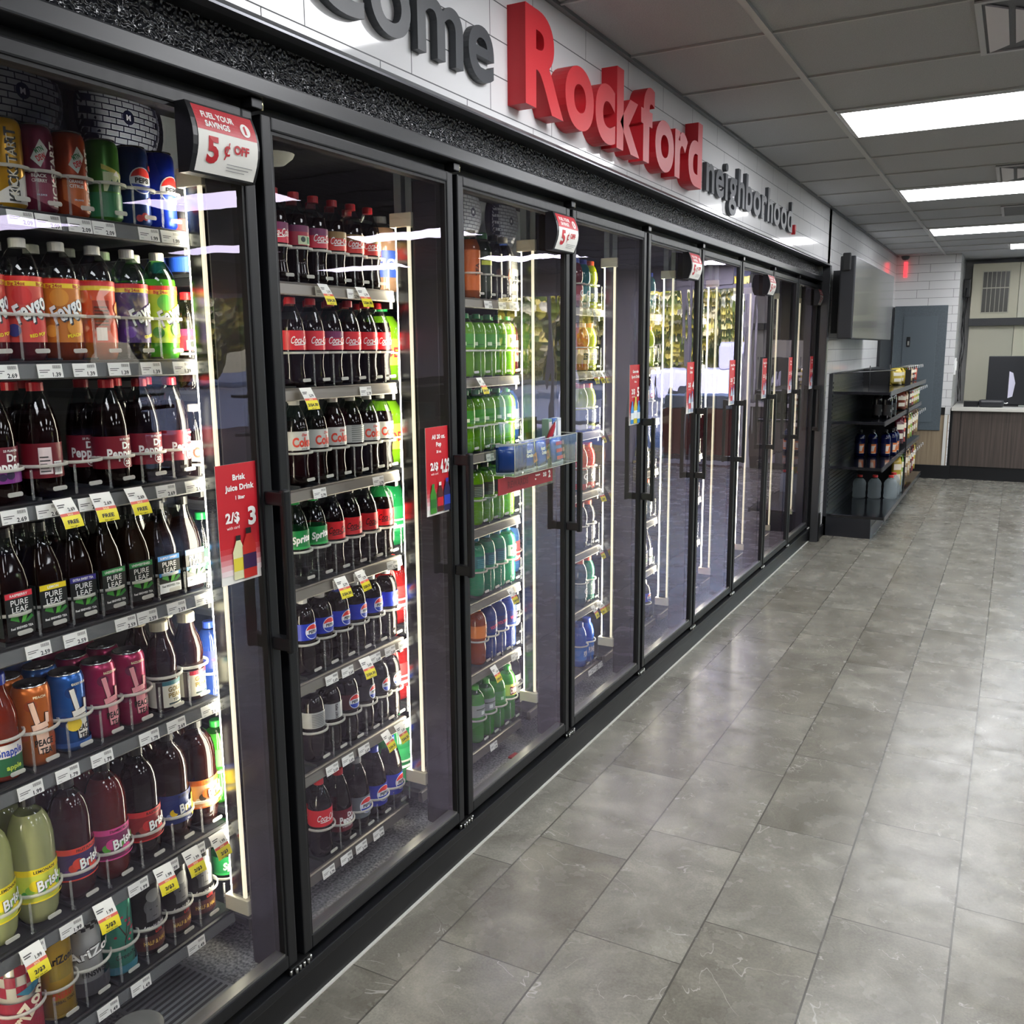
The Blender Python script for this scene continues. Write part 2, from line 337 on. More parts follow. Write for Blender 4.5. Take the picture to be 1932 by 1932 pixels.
struct('wall_right_low', MB().box(XR, XR+.12, 6.4, 8.9, 0, .6, PAINT))
# ceiling panels
LG = emit('#fbfcff', CEIL_E, 'ceiling_lamp_glow'); ln = 0
def ceiling_light(x, k, label):
    y0 = 2.8217+.6096*k; e = empty('ceiling_light', (x+.61, y0+.305, H), 0, label, 'light', 'flat ceiling lights')
    MB().box(-.585, .585, -.275, .275, -.0015, .006, LG).build('diffuser', e)
    f = MB(); wf = mat('#c9cacb', .5)
    f.box(-.6, -.585, -.292, .292, -.002, .008, wf).box(.585, .6, -.292, .292, -.002, .008, wf).box(-.585, .585, -.292, -.275, -.002, .008, wf).box(-.585, .585, .275, .292, -.002, .008, wf)
    f.build('frame', e)
words = {3: 'nearest long white ceiling light panel in the picture', 7: 'second long white ceiling light panel from the camera', 11: 'third white ceiling light panel, before the far wall', 14: 'small slice of white ceiling light nearest the counter'}
for k in (-5, -1, 3, 7, 11):
    ceiling_light(.595, k, words.get(k, 'white ceiling light panel just behind the camera, mirrored in the doors'))
ceiling_light(1.24, 14, words[14])
for x in (3.035, 5.475):
    for k in (-5, -1, 3, 7, 11): ceiling_light(x, k, 'white ceiling light panel across the shop, mirrored in the doors')
# air vents
def vent(y, z_label, dark):
    e = empty('ceiling_vent', (1.52, y+.305, H), 0, z_label, 'vent', 'ceiling air vents')
    f = MB(); c = mat('#b9b9bd', .4); f.box(-.3, .3, -.3, .3, .0, .006, mat('#55565c', .5))
    f.box(-.3, -.28, -.3, .3, -.006, .002, c).box(.28, .3, -.3, .3, -.006, .002, c).box(-.28, .28, -.3, -.28, -.006, .002, c).box(-.28, .28, .28, .3, -.006, .002, c)
    f.build('frame', e)
    s = MB()
    if dark:
        for i in range(24): s.box(-.275, .275, -.27+i*.0228, -.262+i*.0228, -.006, .001, mat('#8a8b90', .4))
    else:
        for i in range(3):
            for sx in (-1, 1): s.prism([(sx*(.27-i*.085), -.27+i*.08), (sx*(.27-i*.085), .27-i*.08), (sx*(.205-i*.085), .20-i*.08), (sx*(.205-i*.085), -.20+i*.08)], 'z', -.008, -.002, mat('#d7d2d8', .3))
    s.build('vent_slats', e)
vent(3.4313, 'square white ceiling vent with angled blades, nearest in the picture', 0)
vent(6.4793, 'square white ceiling vent with angled blades, between first and second light panels', 0)
vent(8.31, 'fine slatted dark return grille in front of the third light panel', 1)

# ------------------------------------------------------------------ outside, seen in the glass
def outside():
    struct('ground_outside', MB().box(-12, 60, YB+.15, 70, -.12, -.06, noisy_mat('asphalt', '#8a8a90', '#9c9ba2', 30, .8, 0)))
    lf, N, L, b = new_mat('autumn_leaves'); g = N.new('ShaderNodeNewGeometry'); vo = N.new('ShaderNodeTexVoronoi'); vo.inputs['Scale'].default_value = 3.2
    L.new(g.outputs['Position'], vo.inputs['Vector']); sx_ = N.new('ShaderNodeSeparateColor'); L.new(vo.outputs['Color'], sx_.inputs[0])
    L.new(ramp(N, L, sx_.outputs[0], [(0, '#2a3a14'), (.35, '#5c6c20'), (.6, '#b8a838'), (.8, '#e8d470'), (1, '#f4ecc8')]), b.inputs['Base Color'])
    b.inputs['Roughness'].default_value = .7; bp = N.new('ShaderNodeBump'); bp.inputs['Distance'].default_value = .3; L.new(vo.outputs[0], bp.inputs['Height']); L.new(bp.outputs[0], b.inputs['Normal'])
    for i, (x, y, r, h) in enumerate([(-9, 40, 3.4, 7), (-1.5, 41, 3.4, 8), (6, 40, 3.4, 7.5), (13.5, 41, 3.4, 8.5), (21, 40, 3.4, 7.5), (28.5, 38, 3.4, 8), (34, 32, 3, 7), (36, 25, 3, 7), (37, 17, 3, 7), (37, 9.5, 3, 7)]):
        e = empty('tree', (x, y, -.06), 0, 'yellow green tree across the street, mirrored in the glass doors', 'tree', 'trees across the street')
        MB().lathe([(.25, 0), (.18, h*.5)], mat('#4a3b2c', .8), 8).build('trunk', e)
        bm = bmesh.new(); bmesh.ops.create_icosphere(bm, subdivisions=5, radius=1)
        for v in bm.verts:
            n = v.co.normalized(); q = 1+.08*math.sin(7*n.x+i)*math.sin(9*n.y)+.07*math.sin(15*n.z+i)*math.sin(13*n.x)+.06*random.random()
            v.co = Vector((n.x*r*q, n.y*r*q, h*.52+n.z*h*.46*q))
        c = MB(); c.bm(bm, lf, True); c.build('crown', e)
    hd_ = MB().box(-14, 40, 47, 49, -.06, 3.2, lf); tag(hd_.build('hedge', None), 'long yellow green hedge beyond the trees, mirrored in the glass doors', 'hedge')
    t = empty('fuel_canopy', (4, 24, 0), 0, 'fuel canopy with red edge stripe outside, mirrored in the doors', 'canopy')
    MB().box(-8, 9, 0, 6, 3.9, 4.5, mat('#74747a', .6)).box(-8.02, 9.02, -.03, 0, 3.95, 4.1, mat('#c02028', .5)).build('roof', t)
    for x in (-5, 1, 7): MB().box(x, x+.4, 3, 3.4, -.06, 3.9, mat('#c8c8cc', .6)).build('post', t)
    c = empty('ice_chest', (2.2, 13.6, -.06), 0, 'red ice chest standing outside the glass front, mirrored in the doors', 'ice chest')
    MB().box(-.45, 1.1, 0, .7, 0, .75, mat('#a82024', .4), .02).build('body', c); MB().box(-.45, 1.1, 0, .7, .76, .95, mat('#d8d4dc', .4), .02).build('lid', c)
    v = empty('pickup_truck', (2.5, 22, -.06), 0, 'white parked truck outside under the canopy, mirrored in the doors', 'truck')
    MB().box(-1, 4, 0, 2, .45, 1.15, mat('#d8d4e4', .3), .1).box(.4, 2.4, .15, 1.85, 1.15, 1.8, mat('#b8b4cc', .3), .1).build('body', v)
    for x in (-.2, 3): MB().lathe([(.001, -.1), (.38, -.1), (.38, .1), (.001, .1)], mat('#202024', .6), 20).build('wheel', v, (x+.2, 0, .38)).rotation_euler = (PI/2, 0, 0)
outside()

# ------------------------------------------------------------------ cooler carcass
TEX = noisy_mat('pebbled_black', '#1c1d20', '#2c2e32', 130, .2, 1., .0, .018, 0)
TEX.node_tree.nodes['Principled BSDF'].inputs['Specular IOR Level'].default_value = 1.0
ck = empty('cooler_cabinet', (0, 0, 0), 0, 'long black walk-in cooler cabinet running along the left wall', 'cooler')
h_ = MB()
for a, b_ in ((Y_L-.4, 2.5415), (2.5445, 5.1045), (5.1075, Y_R+.02)): h_.box(-.05, .012, a, b_, 2.137, 2.214, TEX)
h_.build('pebbled_header', ck)
MB().box(-.06, .028, Y_L-.4, Y_R+.04, 2.10, 2.137, mat('#26272a', .36), .004).build('top_rail', ck)
MB().box(-.075, -.036, Y_L-.4, Y_R+.04, 2.062, 2.10, DEEP).build('top_recess', ck)
MB().box(-.06, .004, Y_L-.4, Y_R+.02, .0, .085, BLACK, .003).box(-.06, .012, Y_L-.4, Y_R+.02, .085, .108, SATIN, .003).box(-.075, -.036, Y_L-.4, Y_R+.02, .108, .127, DEEP).box(-.075, -.06, Y_L-.4, Y_R+.02, .0, .127, SATIN).build('base_plinth', ck)
struct('floor_cooler', MB().box(-1.35, -.12, Y_L-.5, Y_R+.06, -.04, .03, noisy_mat('speckled_floor', '#505155', '#9a9a98', 130, .7, 0)))
struct('wall_cooler', MB().box(-1.42, -1.35, Y_L-.5, Y_R+.1, .0, 2.2, mat('#15161a', .6)).box(-1.35, -.12, Y_L-.6, Y_L-.5, 0, 2.2, mat('#15161a', .6)).box(-1.35, -.12, Y_R+.1, Y_R+.2, 0, 2.2, mat('#15161a', .6)).box(-1.35, -.12, Y_L-.5, Y_R+.1, 2.16, 2.2, mat('#101114', .6)))
MB().box(-.12, .02, Y_L-.62, Y_L-.4, 0, 2.24, BLACK).build('end_post', ck); MB().box(-.12, .028, Y_R+.02, Y_R+.06, 0, 2.137, SATIN).build('end_post', ck)
struct('trim_5', MB().prism([(.055, 2.2265), (.055, 2.214), (.085, 2.214), (.085, 2.219), (.066, 2.236), (.055, 2.236)], 'y', Y_L-.6, Y_R+.02, mat('#55565a', .3, .7)).box(0, .055, Y_L-.6, Y_R, 2.214, 2.2265, BLACK))
struct('trim_7', MB().box(.004, .012, Y_L-.6, Y_R+.06, 0, .004, mat('#c4c3bc', .6)))
t6 = MB().box(.055, .078, Y_R+.03, Y_R+.075, .24, 2.225, mat('#b9babc', .25, .8)).box(.02, .0765, Y_R-.0, Y_R+.03, 0, 2.225, mat('#4c4d50', .35, .5)).box(.055, .085, Y_R+.03, Y_R+.085, 0, .24, BLACK)
struct('trim_6', t6)
# lamp posts behind each boundary between doors
SG = emit('#fff6dc', STRIP_E, 'cooler_lamp_glow')
ordw = ['zeroth', 'first', 'second', 'third', 'fourth', 'fifth', 'sixth', 'seventh', 'eighth', 'ninth']
MIR = mat('#a6a8a6', .16, 1.); LENS = mat('#f0e6c8', .3, e=.75)
for k in range(0, 10):
    y = bnd(k); e = empty('lamp_post', (-.12, y, .1), 0, 'black inner post with cream lamp strip behind the %s side of the %s door' % ('right' if k else 'left', ordw[max(k, 1)]), 'lamp post', 'lamp posts between the cooler doors')
    MB().box(.0, .08, -.038, .038, .0, 1.96, mat('#26242a', .35), .004).box(-.008, .0, -.03, .03, 0, 1.96, BLACK).build('post', e)
    lh = MB().prism([(-.02, -.036), (-.02, .036), (-.0605, .036), (-.0735, .008), (-.0735, -.008), (-.0605, -.036)], 'z', .16, 1.85, MIR).build('lamp_housing', e)
    sg = MB()
    for sy in (-1, 1): sg.prism([(-.0765, sy*.009), (-.0635, sy*.0372), (-.0615, sy*.0362), (-.0745, sy*.008)], 'z', .17, 1.84, SG)
    sg.build('lamp_strip', lh)
    ls = MB()
    for sy in (-1, 1): ls.box(-.02, -.011, sy*.038-.003, sy*.038+.003, .17, 1.84, LENS)
    ls.build('lens_edge', lh)
    for z in (.125, 1.835): MB().box(-.08, -.004, -.043, .043, z, z+.04, CREAM, .003).build('end_cap', lh)
    MB().box(-.07, -.045, -.03, .03, 1.875, 2.03, mat('#9aa4a6', .4, .6)).box(-.03, -.008, -.03, .03, 1.875, 2.03, mat('#9aa4a6', .4, .6)).build('bracket', e)

# ------------------------------------------------------------------ doors
def part_meshes():
    fr = MB(); Lw = .75; z0, z1 = .128, 2.074; s = .03
    def stile(a, b_, lo, hi): fr.box(-.036, 0, a, b_, lo, hi, SATIN, .004)
    stile(0, s, z0, z1); stile(Lw-s, Lw, z0, z1); stile(s, Lw-s, z1-.028, z1); stile(s, Lw-s, z0, z0+.034)
    gk = MB(); q = .007
    gk.box(-.034, -.004, s, s+q, z0+.034, z1-.028, DEEP).box(-.034, -.004, Lw-s-q, Lw-s, z0+.034, z1-.028, DEEP).box(-.034, -.004, s+q, Lw-s-q, z1-.035, z1-.028, DEEP).box(-.034, -.004, s+q, Lw-s-q, z0+.034, z0+.041, mat('#8a8a88', .3, .8))
    pn = MB().add([(-.012, s+.002, z0+.03), (-.012, Lw-s-.002, z0+.03), (-.012, Lw-s-.002, z1-.025), (-.012, s+.002, z1-.025)], [(0, 1, 2, 3)], GLASS)
    hd = MB(); yy = Lw-.014
    hd.box(.0, .052, yy-.012, yy+.012, 1.255, 1.285, BLACK, .003).box(.0, .052, yy-.012, yy+.012, .925, .955, BLACK, .003).box(.04, .056, yy-.011, yy+.011, .92, 1.29, BLACK, .005)
    hg = MB().box(-.02, .012, Lw-.012, Lw+.02, 2.078, 2.098, mat('#2a2a2c', .3, .6), .002).lathe([(.001, 2.078), (.005, 2.078), (.005, 2.102), (.001, 2.102)], mat('#c9c4a0', .25, 1.), 10, .006, Lw+.022)
    bt = MB().box(-.03, .006, Lw-.03, Lw+.04, .108, .126, mat('#3a3a3a', .3, .8), .002)
    for i in range(6): bt.lathe([(.001, .11), (.004, .11), (.004, .122), (.001, .122)], STEEL, 8, .003+random.random()*.008, Lw-.03+i*.014)
    return {'frame': fr, 'gasket': gk, 'glass_pane': pn, 'door_handle': hd, 'hinge': hg, 'bottom_hinge': bt}
dm = {n: mb.mesh(n) for n, mb in part_meshes().items()}
for k in range(0, 10):
    if k == 0: continue
    e = empty('cooler_door', (0, bnd(k-1)+.0125, 0), 0, 'black framed glass cooler door, %s from the camera' % ordw[k] if k > 1 else 'black framed glass cooler door nearest the camera', 'cooler door', 'glass cooler doors')
    q = {}
    for n, me in dm.items():
        o = bpy.data.objects.new(n, me); COL.objects.link(o); o.parent = q['frame'] if n in ('gasket', 'hinge', 'bottom_hinge') else e; q[n] = o
# ------------------------------------------------------------------ drinks
def cyl_art(R, items, z0=0., phi=0.): return lambda mb: mb.art(items, wrap(R, z0, phi), cut=R*.14, off0=.0004)
C_COLA = mat('#140605', .1, kind='liquid'); PET = mat('#dfe4e2', .04, kind='clear'); PETG = mat('#9fd08c', .04, kind='clear')
def liq(c): return mat(c, .1, kind='liquid')
def bottle_parts(kind, liquid, cap, lab, art, shell=None, fill=None):
    R, prof, lz0, lz1, capr, capz, caph = SHAPES[kind]
    sh = shell or PET; b = MB(); pr = []; fz = fill if fill is not None else SHAPES[kind][1][-3][1]
    for i, (r, z) in enumerate(prof):
        pr.append((r, z, liquid if z < fz-1e-4 else sh))
    sq = 5. if kind == 'square' else 0.
    b.lathe(pr, liquid, 20, smooth=True, sq=sq)
    c = MB().lathe([(.0005, capz), (capr, capz), (capr, capz+caph-.002), (capr-.002, capz+caph), (.0005, capz+caph)], mat(cap, .35), 18, smooth=False)
    out = {'bottle_body': b, 'cap': c}
    if lab:
        l = MB(); Rl = R+.0006
        if kind == 'square':
            l.box(R*.999, R+.001, -R*.86, R*.86, lz0, lz1, mat(lab, .45)); l.art(art, lambda s_, z, off: (R+.001+off, s_, z))
            l.box(-R*.86, R*.86, -R-.001, -R*.999, lz0, lz1, mat('#1c2420', .45))
        else:
            l.lathe([(Rl, lz0), (Rl, lz1)], mat(lab, .4), 26); l.art(art, wrap(Rl, 0), cut=R*.16, off0=.0004)
        out['label'] = l
    return {n: m.mesh(n) for n, m in out.items()}
def can_parts(R, Ht, body, art, lid='#b9bbbd', metal=.45):
    b = MB().lathe([(.001, .003), (R*.72, .0), (R*.8, .003), (R, .012), (R, Ht-.017), (R*.93, Ht-.007), (R*.84, Ht-.003)], mat(body, .28, metal), 26)
    b.art(art, wrap(R), cut=R*.16, off0=.0004)
    l = MB().lathe([(R*.84, Ht-.004), (R*.86, Ht), (R*.82, Ht), (R*.79, Ht-.006), (.0005, Ht-.006)], mat(lid, .25, 1.), 26)
    t = MB().box(-.006, .016, -.007, .007, Ht-.0058, Ht-.0042, mat(lid, .3, 1.), .0006).lathe([(.0005, Ht-.0042), (.004, Ht-.0042), (.004, Ht-.003), (.0005, Ht-.003)], STEEL, 10)
    return {'can_body': b.mesh('can_body'), 'lid': l.mesh('lid'), 'pull_tab': t.mesh('pull_tab')}
SHAPES = {  # R, profile, label z0, z1, cap r, cap z, cap h
 'cola': (.0355, [(.001, .006), (.02, .0), (.029, .002), (.0335, .012), (.0335, .03), (.031, .05), (.0315, .07), (.0345, .088), (.0355, .096), (.0355, .15), (.0345, .158), (.031, .176), (.024, .194), (.0175, .207), (.013, .216), (.013, .226)], .098, .148, .0145, .216, .018),
 'dome': (.0352, [(.001, .006), (.02, .0), (.028, .002), (.032, .012), (.0318, .04), (.0325, .062), (.0305, .08), (.034, .098), (.0352, .106), (.0352, .15), (.0348, .16), (.032, .176), (.026, .189), (.018, .199), (.013, .204), (.013, .212)], .104, .15, .0145, .202, .017),
 'litre': (.038, [(.001, .006), (.022, .0), (.032, .003), (.037, .014), (.038, .04), (.038, .118), (.0372, .13), (.034, .15), (.028, .174), (.02, .196), (.0145, .208), (.0135, .218)], .04, .108, .0155, .208, .018),
 'faygo': (.0365, [(.001, .005), (.022, .0), (.033, .003), (.0365, .014), (.0365, .035), (.0365, .16), (.0355, .172), (.031, .187), (.022, .203), (.0145, .213), (.0135, .221)], .036, .158, .0155, .212, .018),
 'square': (.033, [(.001, .002), (.03, .0), (.033, .004), (.033, .095), (.0325, .112), (.028, .138), (.019, .168), (.0145, .186), (.0135, .2), (.0135, .212)], .012, .098, .0155, .2, .02),
 'peak': (.0355, [(.001, .005), (.024, .0), (.033, .003), (.0355, .012), (.0355, .078), (.034, .085), (.0335, .1), (.0352, .114), (.0345, .13), (.029, .152), (.021, .172), (.0185, .184), (.0185, .195)], .014, .076, .0205, .19, .022),
 'brisk': (.043, [(.001, .008), (.022, .0), (.034, .004), (.0405, .022), (.043, .05), (.043, .165), (.0425, .182), (.0395, .202), (.034, .219), (.0255, .233), (.0165, .242), (.0145, .248), (.014, .258)], .055, .125, .0155, .248, .018),
 'sport': (.0365, [(.001, .005), (.024, .0), (.033, .004), (.0352, .015), (.033, .03), (.0352, .05), (.033, .07), (.034, .095), (.031, .105), (.0355, .118), (.0365, .13), (.0355, .15), (.03, .172), (.024, .184), (.0185, .19), (.0185, .198)], .032, .094, .0205, .188, .02),
 'tall': (.034, [(.001, .004), (.024, .0), (.032, .003), (.034, .012), (.034, .17), (.032, .18), (.024, .2), (.017, .21), (.0165, .218)], .03, .165, .019, .21, .02),
 'jug': (.062, [(.001, .006), (.05, .0), (.06, .006), (.062, .02), (.062, .15), (.056, .175), (.04, .2), (.022, .215), (.018, .222)], .05, .13, .022, .214, .022),
}
HI = '#f4f3ee'
def back(c2=HI, R=.0355, z0=.1, z1=.146):   # the small print side of a label
    o = [('r', -.02, z0+.004, .004, z1-.004, c2)]
    for i in range(5): o.append(('r', -.018, z0+.008+i*.007, .0-(i % 3)*.003, z0+.0105+i*.007, '#3a3a3a'))
    return o
def cocola(bg, ink, top=None, w='Coca-Cola'):
    a = ([('r', -.11, .13, .11, .148, top)] if top else [])+[('t', w, .002, .124, .062, .019, {'b': .012, 'i': .45}, ink), ('p', [(-.022, .112), (.012, .1135), (.026, .116), (.012, .1115), (-.018, .1095)], ink)]
    return a
P = {}
def lazy(key, name, cat, desc, fn): P[key] = [name, cat, desc, fn, None]
def bt(key, desc, *a, name='soda_bottle', cat='bottle', **k): lazy(key, name, cat, desc, lambda: bottle_parts(*a, **k))
def cn(key, desc, *a, **k): lazy(key, 'drink_can', 'can', desc, lambda: can_parts(*a, **k))
def lbl(*items): return list(items)
def T(t, s_, z, w, h, c, b=.03, **o): return ('t', t, s_, z, w, h, dict(b=b, **o), c)
# tall energy cans
def kick(c, t1, t2, dark, c2):
    return [('p', [(-.034, .035), (.012, .012), (.03, .012), (.03, .05), (-.034, .075)], c2), T('KICKSTART', .024, .075, .12, .016, '#e8e4da', .03, rot=PI/2), ('p', [(-.02, .1), (-.004, .085), (.012, .118), (-.002, .136)], '#c9cfc6'),
            T('MTN', -.005, .117, .016, .009, '#1f6b3a', .04, rot=.5), T('DEW', -.002, .104, .018, .01, '#c8202a', .05, rot=.5), T(t1, -.008, .07, .026, .006, '#d8cfc8'), T(t2, -.008, .061, .026, .006, '#d8cfc8'), T('5% JUICE', -.006, .035, .02, .003, '#bbccdd')]
cn('kgold', 'gold and silver tall can', .033, .165, '#b98a1e', [('p', [(-.03, .012), (.03, .012), (.03, .07), (-.03, .03)], '#c9c8c2'), T('KICKSTART', -.004, .08, .13, .019, '#23231f', .04, rot=PI/2), T('KICKSTART', -.004, .08, .128, .015, '#d8d2bc', .0, rot=PI/2)])
cn('kcherry', 'plum coloured tall can', .033, .165, '#6b2038', kick(0, 'BLACK', 'CHERRY', 0, '#7c2a44'))
cn('korange', 'orange tall can', .033, .165, '#9c3a14', kick(0, 'ORANGE', 'CITRUS', 0, '#b65a1e'))
cn('dewcan', 'green tall can with mountain scene', .033, .165, '#3f7a26', [('r', -.1, .012, .1, .06, '#2c7448'), ('p', [(-.02, .115), (.03, .098), (.03, .09), (-.02, .105)], '#d8cf5a'), ('p', [(-.018, .1), (.022, .1), (.022, .062), (-.018, .062)], '#d6dfb0'), ('p', [(-.012, .062), (-.002, .086), (.004, .076), (.014, .09), (.022, .062)], '#1f5a40'), ('p', [(.002, .094), (.01, .104), (.018, .092)], '#f2f2ea')])
cn('pcherry', 'blue tall can with cherries', .033, .165, '#17346e', globe(-.004, .095, .027)+[('c', .012, .055, .007, '#a01c24'), ('c', -.004, .022, .008, '#a01c24'), ('c', -.016, .018, .007, '#a01c24'), ('c', .018, .122, .006, '#a01c24')])
cn('pcan', 'bright blue tall can', .033, .165, '#1036c4', globe(.014, .085, .03))
cn('bluecan', 'dark tall can with blue base', .033, .165, '#222026', [('r', -.1, .012, .1, .05, '#2454c8'), ('r', -.1, .09, .1, .13, '#b04a48')])
# fruit sodas
def fay(c1, c2, fruit, flav='ORANGE'):
    R = [('r', -.115, .14, .115, .149, '#f0cf2a'), ('r', -.115, .149, .115, .158, '#d8302a'), T('Big 24oz', -.02, .1445, .03, .0065, '#b01c1c'), T('Big 24oz', .03, .1445, .03, .0065, '#b01c1c'), ('c', -.012, .122, .017, fruit), ('c', .016, .065, .018, fruit), ('c', -.03, .058, .012, c2),
         T('Faygo', .002, .1, .07, .034, '#20242c', .06, i=.3, rot=.5), T('Faygo', .0, .101, .066, .032, '#eef0ee', .03, i=.3, rot=.5), T(flav, .01, .05, .03, .006, '#f2e21c', rot=.2)]
    return R
bt('fpunch', 'red fruit soda', 'faygo', liq('#5c1c22'), '#e8e6de', '#d04a3c', fay(0, '#2c3a7c', '#c8302c', 'RED POP'), fill=.16)
bt('fpeach', 'peach-orange soda', 'faygo', liq('#8a3a14'), '#e8e6de', '#c8761c', fay(0, '#e8a43a', '#d8902c', 'PEACH'), fill=.16)
bt('forange', 'orange soda with plain side forward', 'faygo', liq('#c8561c'), '#e8e6de', '#dc4420', [('r', -.115, .14, .115, .149, '#f0cf2a'), ('r', -.115, .149, .115, .158, '#d8302a'), ('r', -.03, .06, .002, .12, '#a8280f'), ('r', -.026, .04, -.006, .066, '#e8ddd0'), ('c', .03, .105, .014, '#f09a2c'), T('Faygo', .045, .09, .05, .026, '#f0f0ee', .03, rot=.5)]+[('r', -.027, .07+i*.007, -.002, .073+i*.007, '#5a1a10') for i in range(6)], fill=.16)
bt('fgrape', 'purple grape soda', 'faygo', liq('#1c0a22'), '#e8e6de', '#4a2470', fay(0, '#6a3aa0', '#35205c', 'GRAPE'), fill=.16)
bt('fmelon', 'lime green melon soda', 'faygo', liq('#4fae20'), '#e8e6de', '#b6d81c', fay(0, '#3f9a2a', '#58b83a', 'MELON'), shell=PETG, fill=.165)
# dark cola litre bottles
def pepper(ring=True): return [T('Dr', .012, .088, .024, .014, HI, .04), T('Pepper', .0, .072, .062, .02, HI, .035), ('c', .01, .052, .01, HI), ('c', .01, .052, .0088, '#7c1020'), T('23', .01, .052, .014, .008, HI, .04), T('23 FLAVORS', .01, .101, .05, .004, HI)]
bt('drp', 'dark cola, maroon label, red cap', 'litre', C_COLA, '#b81f2c', '#7c1424', pepper(), fill=.168)
bt('drback', 'dark cola, nutrition label forward', 'litre', C_COLA, '#b81f2c', '#6c1420', back('#d8c8c8', z0=.044, z1=.104)+[('r', .006, .046, .024, .072, '#e8e4e0')]+[('r', .007+i*.003, .05, .0082+i*.003, .07, '#222222') for i in range(5)], fill=.168)
bt('drberry', 'dark cola, purple berry label', 'litre', C_COLA, '#b81f2c', '#6a1428', pepper()+[('r', -.12, .04, .12, .062, '#7a2a80'), ('c', .004, .055, .008, '#2a1c40'), ('c', -.01, .052, .007, '#2a1c40')], fill=.168)
# leaf teas
def leaf(band, flav, white=False):
    fg = HI if not white else '#14202c'
    return [('r', -.028, .086, .028, .097, band), T(flav, 0, .0915, .044, .005, HI, .03)]+([('r', -.028, .012, .028, .034, '#e8ecee'), ('r', -.028, .05, .028, .058, '#3f8ad0')] if white else [])+[T('PURE', 0, .0775, .05, .0115, HI, .01), T('LEAF', 0, .0635, .048, .0115, HI, .01),
            ('p', [(-.004, .038), (-.022, .046), (-.018, .056), (-.006, .05)], '#3c8c34'), ('p', [(0, .036), (.006, .058), (.014, .05), (.008, .038)], '#56a83c'), ('p', [(.004, .036), (.022, .05), (.026, .044), (.014, .036)], '#2c7a30'), T('Real BREWED TEA', 0, .028, .046, .0045, fg), T('18.5 FL OZ', .012, .016, .02, .003, fg)]
tea = liq('#1c0d08')
for key, d, band, flav, wh in (('lras', 'red banded', '#d83040', 'RASPBERRY', 0), ('llem', 'yellow banded', '#e8cf20', 'LEMON', 0), ('lsw', 'purple banded', '#3c3486', 'EXTRA SWEET TEA', 0), ('luns', 'green banded', '#2c8a48', 'UNSWEETENED', 0), ('lblu', 'pale blue banded', '#4c94dc', 'SUBTLY SWEET', 1)):
    bt(key, d+' square tea', 'square', tea, '#141414', '#121614', leaf(band, flav, wh), fill=.15, name='tea_bottle')
# peace sign cans
def peace(c2, fl, c3='#f0c8b0'):
    hand = lambda q, g: [('p', [(-.004, .125), (.004, .13+g), (.010, .085), (.0, .08)], q)]
    o = [('c', -.012, .13, .012, c2), ('c', .03, .05, .014, c2), ('c', -.03, .07, .012, c2)]
    for (g, q) in ((.0012, '#3a2422'), (0, c3)):
        o += [('p', [(-.016-g, .136+g), (-.007+g, .138+g), (.001+g, .094-g), (-.007-g, .09-g)], q), ('p', [(-.014-g, .09+g), (.014+g, .094+g), (.017+g, .082-g), (-.012-g, .078-g)], q), ('p', [(.012-g, .112+g), (.019+g, .11+g), (.018+g, .09-g), (.011-g, .09-g)], q), ('p', [(-.008-g, .078+g), (.014+g, .08+g), (.017+g, .03-g), (-.005-g, .03-g)], q)]
    return o+[T('PEACE', .006, .052, .034, .013, '#1c1616', .05), T('TEA', .008, .034, .022, .013, '#1c1616', .05), T(fl, .004, .147, .03, .005, '#f2e6c0')]
cn('pe_or', 'orange can with hand drawing', .0355, .168, '#c86a2a', peace('#b04f20', 'PEACH'))
cn('pe_bl', 'blue can with hand drawing', .0355, .168, '#1f5ca8', peace('#123c7c', 'CADDY SHACK', '#e8e4d8')+[('c', -.012, .062, .014, '#e8c83a'), ('r', -.11, .014, .11, .024, '#174a8c')])
cn('pe_pk', 'raspberry pink can with hand drawing', .0355, .168, '#a01c50', peace('#6c1040', 'RAZZLEBERRY', '#e89aa0'))
peak = liq('#2c0d08')
def gpeak(c): return [('r', -.03, .066, .034, .076, c), T('GOLD', .004, .056, .036, .011, '#8c7430', .04), T('PEAK', .004, .042, .036, .011, '#8c7430', .04), T('TEA', .004, .03, .02, .006, '#304858'), ('r', -.014, .02, .022, .024, '#203c40'), ('r', -.04, .014, -.026, .076, '#2c1c1a')]
bt('gpk1', 'amber tea, cream label, teal edge', 'peak', peak, '#d9d2b8', '#e2ddc8', gpeak('#2c6c74'), name='tea_bottle', fill=.19)
bt('gpk2', 'amber tea, cream label, red edge', 'peak', peak, '#d9d2b8', '#e2ddc8', gpeak('#b8283c'), name='tea_bottle', fill=.19)
bt('snap', 'fruit drink, orange and green label', 'peak', liq('#8a2a14'), '#2440b0', '#1f5a38', [('r', -.11, .05, .11, .076, '#e0d8d0'), T('Snapple', 0, .062, .05, .016, '#1c3c9c', .03), T('apple', .004, .03, .03, .01, '#b8d048')], name='juice_bottle', fill=.19)
